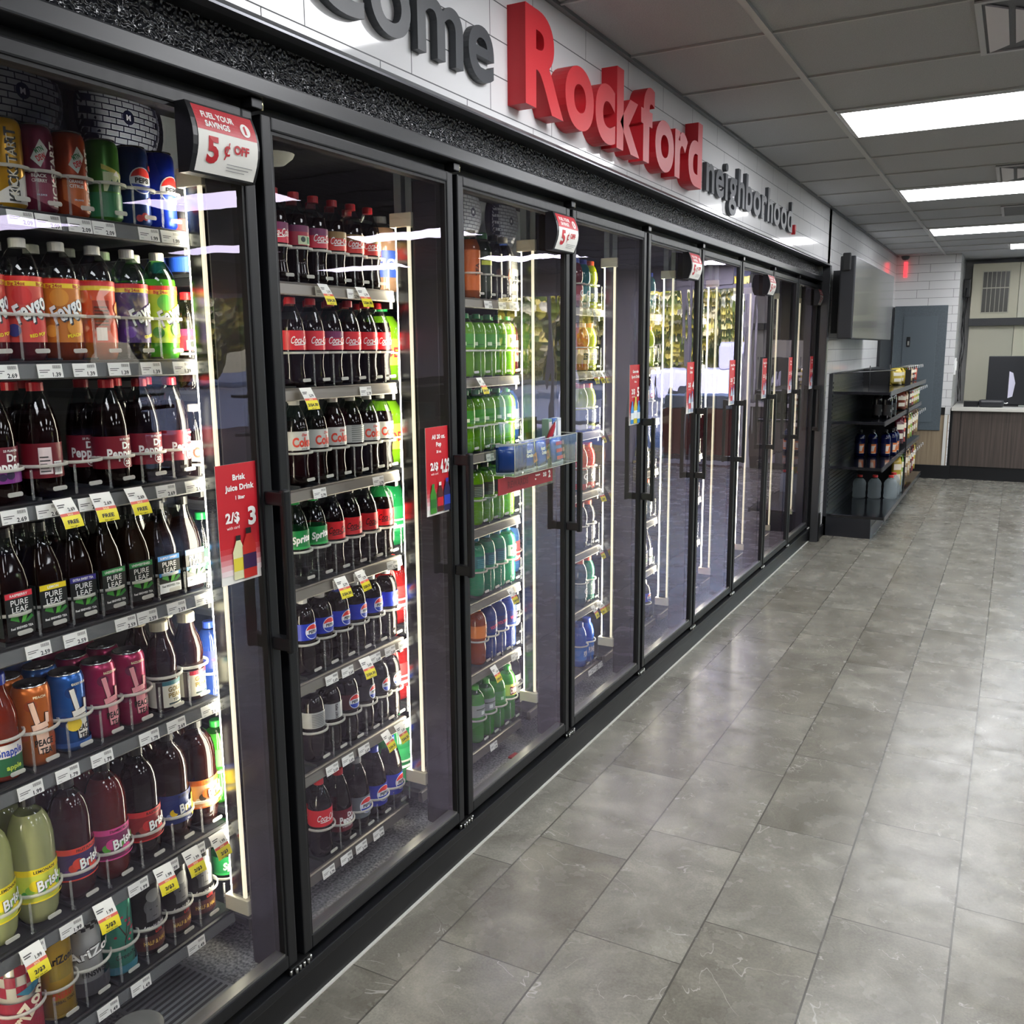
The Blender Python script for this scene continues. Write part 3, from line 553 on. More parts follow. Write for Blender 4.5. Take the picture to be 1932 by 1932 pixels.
# one litre juice
def brisk(c1, c2, fl, c3):
    return [('r', -.13, .112, .13, .125, c1), T(fl, .012, .1185, .045, .006, '#201810', .03)]+[('c', -.03+.011*i, .074+.02*((i*37) % 5)/5, .006+.003*(i % 3), (c2, c3, c1)[i % 3]) for i in range(8)]+[T('Brisk', .017, .093, .054, .024, '#14141c', .1, i=.25, rot=.25), T('Brisk', .017, .0935, .052, .022, '#f6f6f2', .03, i=.25, rot=.25), ('r', -.13, .055, .13, .058, c1)]
bt('blem', 'cloudy pale lemonade', 'brisk', liq('#b9bd84'), '#181818', '#d2d84a', brisk('#f0d81c', '#3f9a3a', 'LEMONADE', '#8fc03a'), name='juice_bottle', fill=.23)
bt('bfru', 'dark red punch, purple label', 'brisk', liq('#3c0c0e'), '#181818', '#3a2858', brisk('#d8402a', '#5a2a70', 'FRUIT PUNCH', '#c8381c'), name='juice_bottle', fill=.23)
bt('bstr', 'pinkish juice, pink and green label', 'brisk', liq('#6c1c1a'), '#181818', '#7c2858', brisk('#d8488c', '#2c1c2c', 'STRAWBERRY MELON', '#58a83a'), name='juice_bottle', fill=.23)
bt('bras', 'near-black tea, red label', 'brisk', liq('#170608'), '#181818', '#8c2024', brisk('#d03030', '#3a1418', 'RASPBERRY', '#a03c34'), name='juice_bottle', fill=.23)
bt('bice', 'brown tea, blue and yellow label', 'brisk', liq('#2c0e08'), '#181818', '#1f3270', brisk('#1c2c6c', '#8090c0', 'ICED TEA', '#f0c81c')+[('r', .03, .058, .06, .112, '#e8c81c')], name='juice_bottle', fill=.23)
bt('bhal', 'brown tea, orange and cream label', 'brisk', liq('#2c0e08'), '#181818', '#e0a878', brisk('#e8701c', '#f2e8d8', 'HALF & HALF', '#403020'), name='juice_bottle', fill=.23)
# tall tea cans
def check(c, z0, z1, n=18):
    o = []; R = .036; w = 2*PI*R/n; h = (z1-z0)/3
    for r in range(3):
        for i in range(n):
            if (i+r) % 2: o.append(('r', -PI*R+i*w, z0+r*h, -PI*R+(i+1)*w, z0+(r+1)*h, c))
    return o
AR = (.036, .198)
cn('az_red', 'red and white checked tall tea can', *AR, '#d9d3c4', check('#8c1c30', .11, .18, 12)+[('r', -.12, .01, .12, .1, '#8c1c30'), T('AriZona', -.002, .08, .12, .03, '#e8dcc0', .05, rot=.9), ('p', [(-.02, .12), (.02, .135), (.024, .12), (.0, .11)], '#2c6c84')], lid='#b8862c')
cn('az_gold', 'gold tall tea can', *AR, '#b08c1c', [T('AriZona', .004, .14, .062, .017, '#1a1612', .07), ('r', -.022, .095, .026, .128, '#8a7420'), T('ENERGY', .004, .06, .046, .014, '#c8481c', .05), T('HERBAL TONIC', .004, .045, .046, .007, '#3a2c10'), ('r', -.11, .01, .11, .015, '#7c6414')], lid='#8c8a84')
cn('az_white', 'white tall tea can, checked top', *AR, '#c9c9c6', check('#1a1a1c', .158, .182, 26)+[T('AriZona', .006, .112, .1, .024, '#1c1c20', .09, rot=.15), T('AriZona', .006, .112, .096, .021, '#f0f0ec', .03, rot=.15), T('UNSWEET', .004, .062, .05, .012, '#1c1c20', .04), ('r', -.11, .012, .11, .045, '#35353a')], lid='#a8a8a4')
br = [('p', [(.0, .06), (.002, .06), (.018, .16), (.0165, .16)], '#3a2c28'), ('p', [(.006, .1), (-.018, .15), (-.0195, .149), (.005, .096)], '#3a2c28'), ('p', [(.003, .08), (.024, .12), (.023, .121), (.002, .084)], '#3a2c28')]
cn('az_green', 'teal tall tea can with blossom branch', *AR, '#3f9c84', br+[('c', -.016+.008*i, .1+.011*((i*5) % 6), .0032, '#a83c50') for i in range(6)]+[('c', .012+.004*(i % 3), .085+.012*i, .003, '#a83c50') for i in range(5)]+[T('Green', -.002, .052, .034, .011, '#16302c', .02), T('Tea', .022, .052, .016, .011, '#16302c', .02), ('r', -.11, .012, .11, .03, '#2a6878')], lid='#b8862c')
cn('az_palm', 'black tall tea can with grey portrait', *AR, '#1e1e20', [('c', .006, .125, .024, '#5a5a5c'), ('r', -.014, .09, .026, .125, '#5a5a5c'), ('c', .004, .152, .016, '#8a8a88'), ('r', -.006, .118, -.001, .121, '#202022'), ('r', .009, .118, .014, .121, '#202022'), ('r', .0, .1, .01, .102, '#202022'), T('Arnold Palmer', .006, .077, .06, .009, '#e8e8e4', i=.4), T('LITE', .012, .062, .02, .007, '#d83c34', .04), ('r', -.11, .02, .11, .055, '#4c2420'), T('HALF & HALF', .004, .038, .055, .01, '#c8a44c', .03)], lid='#8a8a88')
# 20 oz colas
bt('cc', 'dark cola, red label', 'cola', C_COLA, '#c01c28', '#d0202c', cocola(0, HI), fill=.172)
bt('ccherry', 'dark cola, red and purple label', 'cola', C_COLA, '#c01c28', '#c4203c', cocola(0, HI, '#6c1c50'), fill=.172)
bt('ccback', 'dark cola, recycling label forward', 'cola', C_COLA, '#c01c28', '#a01c38', [('r', -.11, .132, .11, .148, '#6c1c50'), ('r', -.02, .1, .022, .122, '#b9c4a0'), ('c', -.006, .113, .007, '#1c2a20'), ('r', .006, .103, .018, .12, '#3f7c58')], fill=.172)
bt('cvan', 'dark cola, gold and red label', 'cola', C_COLA, '#c01c28', '#cc3024', cocola(0, HI, '#8a6c38'), fill=.172)
bt('cczero', 'dark cola, red label, black script', 'cola', C_COLA, '#141418', '#d02028', cocola(0, '#141012'), fill=.172)
DC = [T('Coke', .002, .12, .056, .024, '#d0402c', .06), T('Diet', .008, .139, .018, .007, '#c83c34', i=.3), T('20 FL OZ', .006, .102, .03, .003, '#303030')]
bt('dc', 'dark cola, silver label, white cap', 'cola', C_COLA, '#e4e2dc', '#bfc0ba', DC, fill=.172)
bt('dcback', 'dark cola, silver nutrition label', 'cola', C_COLA, '#e4e2dc', '#b4b5b0', [('r', -.024, .102+i*.006, .022, .1045+i*.006, '#70746e') for i in range(8)], fill=.172)
SPL = [T('Sprite', .002, .126, .056, .019, HI, .05, i=.25, rot=.15), ('r', -.11, .098, .11, .104, '#2aa04c')]
bt('sp', 'clear lemon-lime soda, green label', 'cola', mat('#c9d4cc', .05, kind='clear'), '#1f9a4c', '#147a3c', SPL, fill=.172)
bt('pep', 'dark cola, bright blue label', 'dome', C_COLA, '#e8e8e4', '#1532b4', globe(.01, .127, .0215), fill=.178)
bt('pepb', 'dark cola, bright blue label, blue cap', 'dome', C_COLA, '#2444c4', '#1532b4', globe(.004, .127, .0215), fill=.178)
bt('pepz', 'dark cola, black label with globe', 'dome', C_COLA, '#141418', '#141416', globe(.012, .127, .0215), fill=.178)
bt('pepc', 'dark cola, maroon label with globe', 'dome', C_COLA, '#141418', '#4c1420', globe(.004, .127, .0215), fill=.178)
bt('pepd', 'dark cola, silver small-print label', 'dome', C_COLA, '#9a9c9e', '#a4a6a6', [('r', -.022, .108+i*.005, .02, .1102+i*.005, '#5a5c5c') for i in range(8)], fill=.178)
bt('pepdv', 'dark cola, silver label, sideways text', 'dome', C_COLA, '#9a9c9e', '#aeb0b0', [T('DIET PEPSI', .0, .127, .042, .008, '#16161a', .06, rot=PI/2)], fill=.178)
bt('drp20', 'dark cola, large maroon label', 'litre', C_COLA, '#b81f2c', '#6c1424', [T('Dr', .018, .09, .02, .014, HI, .05), T('Pepper', .012, .076, .058, .02, HI, .04), T('STRAWBERRY', .01, .056, .04, .007, '#e8d8d8')], fill=.168)
bt('pepds', 'dark cola, grey silver label', 'litre', C_COLA, '#9a9c9e', '#6c7278', globe(.014, .078, .026), fill=.168)
bt('pepl', 'large dark cola, blue label', 'litre', C_COLA, '#2444c4', '#1b2ea4', globe(.014, .078, .026), fill=.168)
# green and fruit ones
G1 = liq('#6fae14'); G2 = liq('#3f9a2c'); G3 = liq('#2a9a70'); GR = mat('#b8e07a', .05, kind='clear')
DEW = [T('MTN', -.004, .134, .024, .01, '#0f5a30', .06), T('DEW', .006, .119, .036, .016, '#d0282c', .08, i=.2)]
bt('dew', 'yellow-green soda, green print', 'dome', G1, '#1f8a4c', '#3f8a28', [('r', -.03, .11, -.014, .122, '#dfe8c8'), ('r', -.012, .112, .012, .115, '#1f5a20')], shell=GR, fill=.18)
bt('dewm', 'yellow-green soda, bright logo label', 'dome', G1, '#1f8a4c', '#8cc43a', [('r', -.026, .106, .03, .15, '#e8e88a'), T('Mtn', .0, .13, .034, .018, '#183c20', .06)], shell=GR, fill=.18)
bt('dewd', 'lime soda, dark label', 'dome', G1, '#26282a', '#2f3a34', [('r', -.02, .108+i*.006, .012, .1105+i*.006, '#8a9a8a') for i in range(6)], shell=GR, fill=.18)
bt('baja', 'teal soda, dark teal label', 'dome', G3, '#16708a', '#1a6068', [('r', -.02, .108+i*.007, .014, .111+i*.007, '#3a8a94') for i in range(5)], shell=mat('#8ad8b8', .05, kind='clear'), fill=.18)
bt('bajam', 'teal soda, cream logo label', 'dome', G3, '#169aa0', '#2a8a68', [('r', -.03, .106, .032, .148, '#cfe8c8'), T('MTN', -.004, .136, .026, .012, '#0f5a40', .06), T('DEW', .006, .12, .036, .014, '#d0282c', .08)], shell=mat('#8ad8b8', .05, kind='clear'), fill=.18)
bt('orng', 'orange-brown soda, amber label', 'dome', liq('#a0481c'), '#c87a2c', '#d0742c', [T('C', .012, .128, .02, .026, '#6c2c10', .02)], fill=.19)
bt('blu', 'blue soda, dark blue label', 'dome', liq('#2a4a9c'), '#3a58c8', '#1c2c74', [T('VOLTAGE', .004, .127, .05, .012, '#d83c5c', .05, rot=.2)], fill=.19)
bt('grn', 'green soda, plain green print', 'dome', G2, '#2c9a3c', '#3a8c34', [('r', -.006, .116, .008, .128, '#c8e8c8')], shell=GR, fill=.18)
bt('grns', 'green soda, silver label', 'dome', G2, '#4cb42c', '#8a9290', [('r', -.01, .112, .006, .126, '#d8e0d8'), ('r', -.03, .132, .03, .136, '#384038')], shell=GR, fill=.18)
bt('grnd', 'green soda, dark emblem label', 'dome', G2, '#2c9a3c', '#d8e05a', [('r', -.02, .108, .022, .14, '#6c1418'), T('DEW', .0, .124, .036, .02, '#f0e8d8', .06)], shell=GR, fill=.18)
bt('tean', 'amber tea in tall bottle', 'tall', liq('#a0501c'), '#d8d4c8', '#c05c1c', [T('TEA', .0, .1, .06, .016, '#3a1408', .03, rot=PI/2)], name='tea_bottle')
bt('dark1', 'black drink, green cap', 'tall', liq('#1c2c18'), '#2c6c3c', '#222c1c', [('r', -.03, .12, .03, .135, '#c8d040')])
bt('dark2', 'black drink, grey cap', 'tall', liq('#181418'), '#1c1c1c', '#1e1a20', [('c', .004, .1, .014, '#5c3c34')])
bt('dark3', 'black drink, flame print label', 'tall', liq('#181418'), '#b8b4ac', '#1e1a20', [('p', [(.0, .06), (-.01, .09), (.0, .12), (.008, .1), (.018, .13), (.024, .07)], '#d8501c')])
def sport(k, d, c, cap, lab, sleeve=None, txt='G', tc=HI):
    bt(k, d, 'sport', liq(c), cap, lab, [T(txt, .006, .064, .04, .026, tc, .04)], name='sports_drink_bottle', fill=.186)
sport('s_red', 'deep red sports drink, blue cap', '#6c1424', '#2c4cb8', '#8c2030'); sport('s_teal', 'teal sports drink, blue cap', '#1c7c84', '#2c4cb8', '#2c8c90')
sport('s_lime', 'yellow-green sports drink', '#a8b41c', '#d8542c', '#3c4448'); sport('s_vo', 'orange vitamin drink', '#d0741c', '#c89c9c', '#c8a878', txt='ZERO', tc='#2c2c2c')
sport('s_vl', 'pale lime vitamin drink', '#b4c43a', '#d8542c', '#c8d46c', txt='ZERO', tc='#2c2c2c'); sport('s_rd', 'bright red sports drink, orange cap', '#c01c1c', '#d8542c', '#5c5c60')
sport('s_blk', 'dark grey sports drink, orange cap', '#222228', '#d8542c', '#3c3c48'); sport('s_gry', 'slate blue sports drink, orange cap', '#38505c', '#d8542c', '#5c6c70')
sport('s_grn', 'sea green sports drink, orange cap', '#1f8a68', '#d8542c', '#6c8c80'); sport('s_blu', 'bright blue sports drink', '#1f5cc0', '#1c3c9c', '#1f6cc8', txt='POWER')
def jug(k, d, c, cap, lab, tx='', clr=HI):
    bt(k, d, 'jug', c, cap, lab, [T(tx, .01, .09, .09, .03, clr, .04)] if tx else [('r', -.05, .06, .06, .07, clr)], name='large_drink_bottle', fill=.2)
jug('j_cof', 'brown coffee drink, blue label', liq('#a88468'), '#3c3c3c', '#24408c', 'ICED'); jug('j_wht', 'white carton-like drink, blue cap', liq('#c8c8c0'), '#24449c', '#d8d8d0', 'CORE', '#404850')
jug('j_red', 'white drink with red shoulder', liq('#8c2030'), '#8c2030', '#d8d0c8', 'AHA', '#a03030'); jug('j_blu', 'big blue drink, orange cap', liq('#2c5ca8'), '#e0701c', '#8a949c')
jug('j_aqu', 'big clear aqua drink', mat('#a8c8d0', .05, kind='clear'), '#3c8cb8', '#c0d4d4'); jug('j_rwb', 'big red, white and blue drink', liq('#3c74b8'), '#e0701c', '#c04848')
jug('j_dk', 'big dark drink, white label', liq('#181820'), '#303034', '#d8d8d4', 'Z', '#202020'); jug('j_rj', 'big red juice', liq('#a01c1c'), '#e04030', '#b03434')
jug('j_grn', 'big green soda with round cap', liq('#1f8a4c'), '#1faa58', '#1c7c44'); jug('j_dew', 'big yellow-green soda', liq('#7ab41c'), '#1f9a4c', '#c8d83a', 'DEW', '#b02828')
PROTO = {}
def place(key, x, y, z, rz, label, group):
    p = P[key]
    if p[4] is None: p[4] = p[3]()
    e = empty(p[0], (x, y, z), rz, label, p[1], group)
    q = {}
    for n, me in p[4].items():
        o = bpy.data.objects.new(n, me); COL.objects.link(o); o.parent = q['lid'] if n == 'pull_tab' else e; q[n] = o
    return e
def radius(key):
    me = P[key][4]; me = me.get('bottle_body') or me.get('can_body'); return max(v.co.x for v in me.vertices)

# ------------------------------------------------------------------ shelves, lanes and stock
ZS1 = [1.846, 1.57, 1.305, 1.04, .771, .444, .211]; ZS2 = [1.757, 1.491, 1.229, .965, .702, .44, .143]
NS = ['top', 'second', 'third', 'fourth', 'fifth', 'sixth', 'bottom']
STOCK = {
1: [[(1.12, 'kgold'), (1.185, 'kcherry'), (1.256, 'korange'), (1.333, 'dewcan'), (1.407, 'pcherry'), (1.476, 'pcan')],
    [(1.055, 'fpunch'), (1.131, 'fpunch'), (1.212, 'fpeach'), (1.293, 'forange'), (1.377, 'fgrape'), (1.456, 'fmelon')],
    [(1.047, 'drberry'), (1.14, 'drback'), (1.301, 'drp'), (1.385, 'drp'), (1.467, 'drp')],
    [(1.038, 'lras'), (1.112, 'llem'), (1.182, 'lsw'), (1.252, 'luns'), (1.325, 'luns'), (1.399, 'lblu'), (1.472, 'lblu')],
    [(.994, 'snap'), (1.068, 'pe_or'), (1.145, 'pe_bl'), (1.221, 'pe_pk'), (1.298, 'pe_pk'), (1.385, 'gpk1'), (1.463, 'gpk2')],
    [(.948, 'blem'), (1.038, 'blem'), (1.126, 'bfru'), (1.214, 'bstr'), (1.301, 'bras'), (1.388, 'bice'), (1.475, 'bhal')],
    [(.978, 'az_red'), (1.055, 'az_gold'), (1.132, 'az_white'), (1.209, 'az_green'), (1.288, 'az_palm'), (1.366, 'az_palm'), (1.445, 'az_palm')]],
2: [[(1.585, 'bluecan'), (1.83, 'ccherry'), (1.908, 'ccback'), (1.984, 'ccherry'), (2.062, 'cvan'), (2.142, 'cvan'), (2.22, 'cvan')],
    [(1.585, 'ccback'), (1.875, 'cc'), (1.954, 'cc'), (2.032, 'ccherry'), (2.111, 'cc'), (2.19, 'cc'), (2.266-.01, 'cc')],
    [(1.585, 'dc'), (1.873, 'dc'), (1.951, 'dc'), (2.029, 'dc'), (2.108, 'dcback'), (2.186, 'dc'), (2.264-.01, 'dc')],
    [(1.585, 'sp'), (1.855, 'sp'), (1.93, 'sp'), (2.006, 'cczero'), (2.084, 'cczero'), (2.163, 'cczero'), (2.243, 'cczero')],
    [(1.585, 'blu'), (1.865, 'pep'), (1.938, 'pep'), (2.013, 'pepb'), (2.091, 'pep'), (2.17, 'pep'), (2.25, 'pep')],
    [(1.585, 'grn'), (1.884, 'pepd'), (1.96, 'pepdv'), (2.039, 'pepc'), (2.117, 'pepz'), (2.194, 'pepz'), (2.272-.02, 'pepz')],
    [(1.59, 'sp'), (1.897, 'cc'), (1.985, 'drp20'), (2.073, 'pepds'), (2.16, 'pepl'), (2.245, 'pepl')]],
3: [[(2.395, 'j_cof'), (2.789, 'tean'), (2.868, 'dark1'), (2.946, 'dark2'), (3.018, 'dark3')],
    [(2.385, 'j_dew'), (2.745, 'dew'), (2.822, 'dew'), (2.9, 'dew'), (2.976, 'dew'), (3.026, 'dewm')][:5]+[(3.03+.012, 'dewm')],
    [(2.385, 'j_dew'), (2.738, 'dew'), (2.812, 'dew'), (2.886, 'dew'), (2.96, 'dew'), (3.036, 'dew')],
    [(2.385, 'j_grn'), (2.793, 'dewd'), (2.868, 'dewd'), (2.95, 'dewd'), (3.028, 'dewd')],
    [(2.385, 'j_rj'), (2.795, 'baja'), (2.872, 'baja'), (2.952, 'baja'), (3.032, 'bajam')],
    [(2.385, 'j_rj'), (2.799, 'orng'), (2.877, 'blu'), (2.954, 'blu'), (3.032, 'blu')],
    [(2.385, 'j_grn'), (2.776, 'grns'), (2.854, 'grns'), (2.935, 'grn'), (3.022, 'grnd')]],
4: [[(3.17, 'j_wht'), (3.65, 's_red'), (3.728, 's_teal'), (3.805, 's_lime')],
    [(3.17, 'j_red'), (3.72, 's_vo'), (3.8, 's_vl')],
    [(3.17, 'j_blu'), (3.71, 's_lime'), (3.795, 's_lime')],
    [(3.17, 'j_aqu'), (3.71, 's_rd'), (3.795, 's_rd')],
    [(3.17, 'j_rwb'), (3.71, 's_blk'), (3.795, 's_blk')],
    [(3.17, 'j_dk'), (3.71, 's_gry'), (3.795, 's_grn')],
    [(3.17, 'j_dk'), (3.71, 's_blu'), (3.795, 's_blu')]]}
far = [['s_teal', 's_vl', 'dc', 'lblu', 's_gry', 'lsw', 'pep'], ['cc', 'sp', 's_rd', 'grns', 'tean', 's_blu', 'cc'], ['lras', 's_vo', 'sp', 'dewm', 'pep', 'fgrape', 's_rd'], ['llem', 'fpeach', 'lblu', 'cc', 'forange', 'drp', 'pep'], ['s_red', 'dc', 'grnd', 'sp', 'cczero', 's_teal', 'fmelon']]
for k in range(5, 10):
    STOCK[k] = [[(bnd(k)-.145, far[k-5][i]), (bnd(k)-.066, far[k-5][i])] for i in range(7)]
XS = -.2
# price writing per shelf of the first three bays: (list of y, text, sale?)
def price_art(txt, w=.052, h=.026):
    return [('r', -w/2, -h/2, w/2, h/2, PAPER), T(txt, w*.24, -h*.27, w*.42, h*.3, '#16161a', .03), ('r', -w*.44, h*.02, -w*.02, h*.07, '#3a3a3a'), ('r', -w*.44, -h*.12, -w*.12, -h*.07, '#3a3a3a'), ('r', -w*.44, -h*.36, -w*.3, -h*.33, '#888888')]+[('r', w*(.1+.045*i), h*.16, w*(.122+.045*i), h*.4, '#444444') for i in range(7)]
_pt = {}
def price_tag(x, y, z, txt, label):
    if txt not in _pt: _pt[txt] = MB().box(-.0006, .0, -.026, .026, -.013, .013, PAPER).art(price_art(txt), wallmap(0), off0=.0001).mesh('price_tag')
    o = bpy.data.objects.new('price_tag', _pt[txt]); COL.objects.link(o); o.location = (x, y, z); o.rotation_euler = (0, math.radians(-8), 0)
    tag(o, label, 'price tag', 'shelf price tags')
def sale_tag(x, y, z, p0, p1, small, label):
    key = ('s', p0, p1)
    if key not in _pt:
        def fn(s_, t, off):      # strip hangs from its clip and curls outward
            a = (-t)/.062; return (.003+.03*math.sin(min(1, max(0, a))*PI*.42)+off*math.cos(a), s_+.0, t*(1-.12*a))
        mb = MB(); N_ = 8
        for i in range(N_):
            t0, t1 = -.062*i/N_, -.062*(i+1)/N_
            mb.add([fn(-.022, t0, -.0003), fn(.022, t0, -.0003), fn(.022, t1, -.0003), fn(-.022, t1, -.0003)], [(0, 1, 2, 3)], PAPER, True)
        def sl(c, a, b_): return [('r', -.022, a+(b_-a)*i/4, .022, a+(b_-a)*(i+1)/4, c) for i in range(4)]
        items = sl('#f2e21c', -.062, -.034)+[('r', -.022, -.034, .022, -.028, '#e0604c'), T('SALE', 0, -.031, .018, .004, '#f6d8a0', .06), T(p0, .008, -.021, .02, .0065, '#1a1a1e', .03), ('r', -.019, -.012, -.002, -.010, '#444444'), ('r', -.019, -.016, -.006, -.014, '#444444'), T(p1, .0, -.047, .036, .0085, '#1a1812', .05), T(small, 0, -.058, .026, .003, '#1a1812', .03)]
        for k, it in enumerate(items): mb.art([it], lambda a, b2, off, k=k: fn(a, b2, .0004+.00012*k))
        _pt[key] = mb.mesh('sale_tag')
    o = bpy.data.objects.new('sale_tag', _pt[key]); COL.objects.link(o); o.location = (x, y, z); o.rotation_euler = (0, 0, random.uniform(-.12, .12))
    tag(o, label, 'sale tag', 'white and yellow sale tags')
TAGS = {1: [[('2.09', 1.10), ('2.09', 1.155), ('2.09', 1.222), ('2.09', 1.276), ('1.99', 1.385), ('1.99', 1.443)],
            [('2.69', 1.04), ('1.39', 1.13), ('1.39', 1.205), ('1.39', 1.285), ('1.39', 1.365), ('1.39', 1.45)],
            [('2.69', 1.03), ('2.69', 1.1), ('2.69', 1.19), ('2.69', 1.38), ('2.69', 1.46)],
            [('2.59', 1.05), ('2.59', 1.13), ('2.59', 1.25), ('2.59', 1.305), ('2.59', 1.385), ('2.59', 1.465)],
            [('1.99', 1.005), ('1.79', 1.085), ('1.79', 1.165), ('1.79', 1.285), ('2.69', 1.36), ('2.69', 1.46)],
            [('1.99', .975), ('1.99', 1.06), ('1.99', 1.225), ('1.99', 1.31), ('1.99', 1.39), ('1.99', 1.46)],
            [('1.49', .97), ('1.49', 1.125), ('1.49', 1.21), ('1.49', 1.37)]],
        2: [[('2.79', 1.93), ('2.79', 2.06)], [('2.79', 2.10)], [('2.79', 1.885), ('2.79', 2.145)], [('2.79', 1.95), ('2.79', 2.04), ('2.79', 2.20)],
            [('2.69', 1.9), ('2.69', 1.97), ('2.69', 2.10), ('2.69', 2.175), ('2.69', 2.245)], [('2.69', 1.885), ('2.69', 1.955), ('2.69', 2.03), ('2.69', 2.24)], [('2.79', 1.85), ('2.99', 1.93), ('2.99', 2.0), ('2.99', 2.085)]],
        3: [[('2.59', 2.80), ('2.59', 2.90), ('2.59', 2.98)], [], [('2.79', 2.80)], [], [], [('2.69', 2.97)], [('2.99', 2.80)]],
        4: [[('2.79', 3.66), ('2.79', 3.73), ('2.79', 3.79)], [('2.79', 3.80)], [('2.79', 3.805)], [('2.79', 3.805)], [('2.79', 3.805)], [('2.79', 3.8)], [('2.79', 3.70), ('2.79', 3.75), ('2.79', 3.81)]]}
SALES = {1: [[], [], [('2.69', 'FREE', 'buy 1 get 1', 1.125), ('2.69', 'FREE', 'buy 1 get 1', 1.21), ('2.69', 'FREE', 'buy 1 get 1', 1.29)], [], [], [('1.99', '2/$3', 'Save with card', 1.13), ('1.99', '2/$3', 'Save with card', 1.285), ('1.99', '2/$3', 'Save with card', 1.365), ('1.99', '2/$3', 'Save with card', 1.445), ('1.99', '2/$3', 'Save with card', .965)], []],
         2: [[('2.79', '2/$4.30', 'with card', 1.925), ('2.79', '2/$4.30', 'with card', 2.085)], [('2.79', '2/$4.30', 'with card', 1.84)], [], [('2.79', '2/$4.30', 'with card', 1.945), ('2.79', '2/$4.30', 'with card', 2.03)], [('2.69', '2/$4.30', 'with card', 2.04)], [('2.69', '2/$4.30', 'with card', 2.125), ('2.69', '2/$4.30', 'with card', 2.195)], []],
         3: [[], [('2.79', '2/$4.30', 'with card', 2.72)], [], [], [('2.79', '2/$4.30', 'with card', 2.925)], [('2.69', '2/$4.30', 'with card', 2.79)], []],
         4: [[], [('2.79', '2/$5', 'with card', 3.68), ('2.79', '2/$5', 'with card', 3.745), ('2.79', '2/$5', 'with card', 3.8)], [('2.79', '2/$5', 'with card', 3.765)], [('2.79', '2/$5', 'with card', 3.765)], [('2.79', '2/$5', 'with card', 3.765)], [('2.79', '2/$5', 'with card', 3.7), ('2.79', '2/$5', 'with card', 3.77), ('2.79', '2/$5', 'with card', 3.815)], []]}
guard_cache = {}
def guard_mesh(R, hgt):
    key = (round(R, 3), hgt)
    if key not in guard_cache:
        g = MB(); n = 14; vs = []
        for i in range(n+1):
            a = math.radians(-100+200*i/n); rr = R+.005
            for dr, dz in ((0, 0), (.0035, 0), (.0035, .006), (0, .006)): vs.append(((rr+dr)*math.cos(a), (rr+dr)*math.sin(a), hgt+dz))
        fs = [(i*4+j, i*4+(j+1) % 4, (i+1)*4+(j+1) % 4, (i+1)*4+j) for i in range(n) for j in range(4)]
        g.add(vs, fs, MILKY, True)
        pill = [(math.cos(t)*.004+(.011 if math.cos(t) > 0 else -.011), .02+math.sin(t)*.0045) for t in [PI*k/6 for k in range(12)]]
        g.prism(pill, 'x', R+.010, R+.012, MILKY); g.box(R+.006, R+.0085, R-.002, R+.002, .004, hgt, FAINT)
        guard_cache[key] = g.mesh('lane_guard')
    return guard_cache[key]
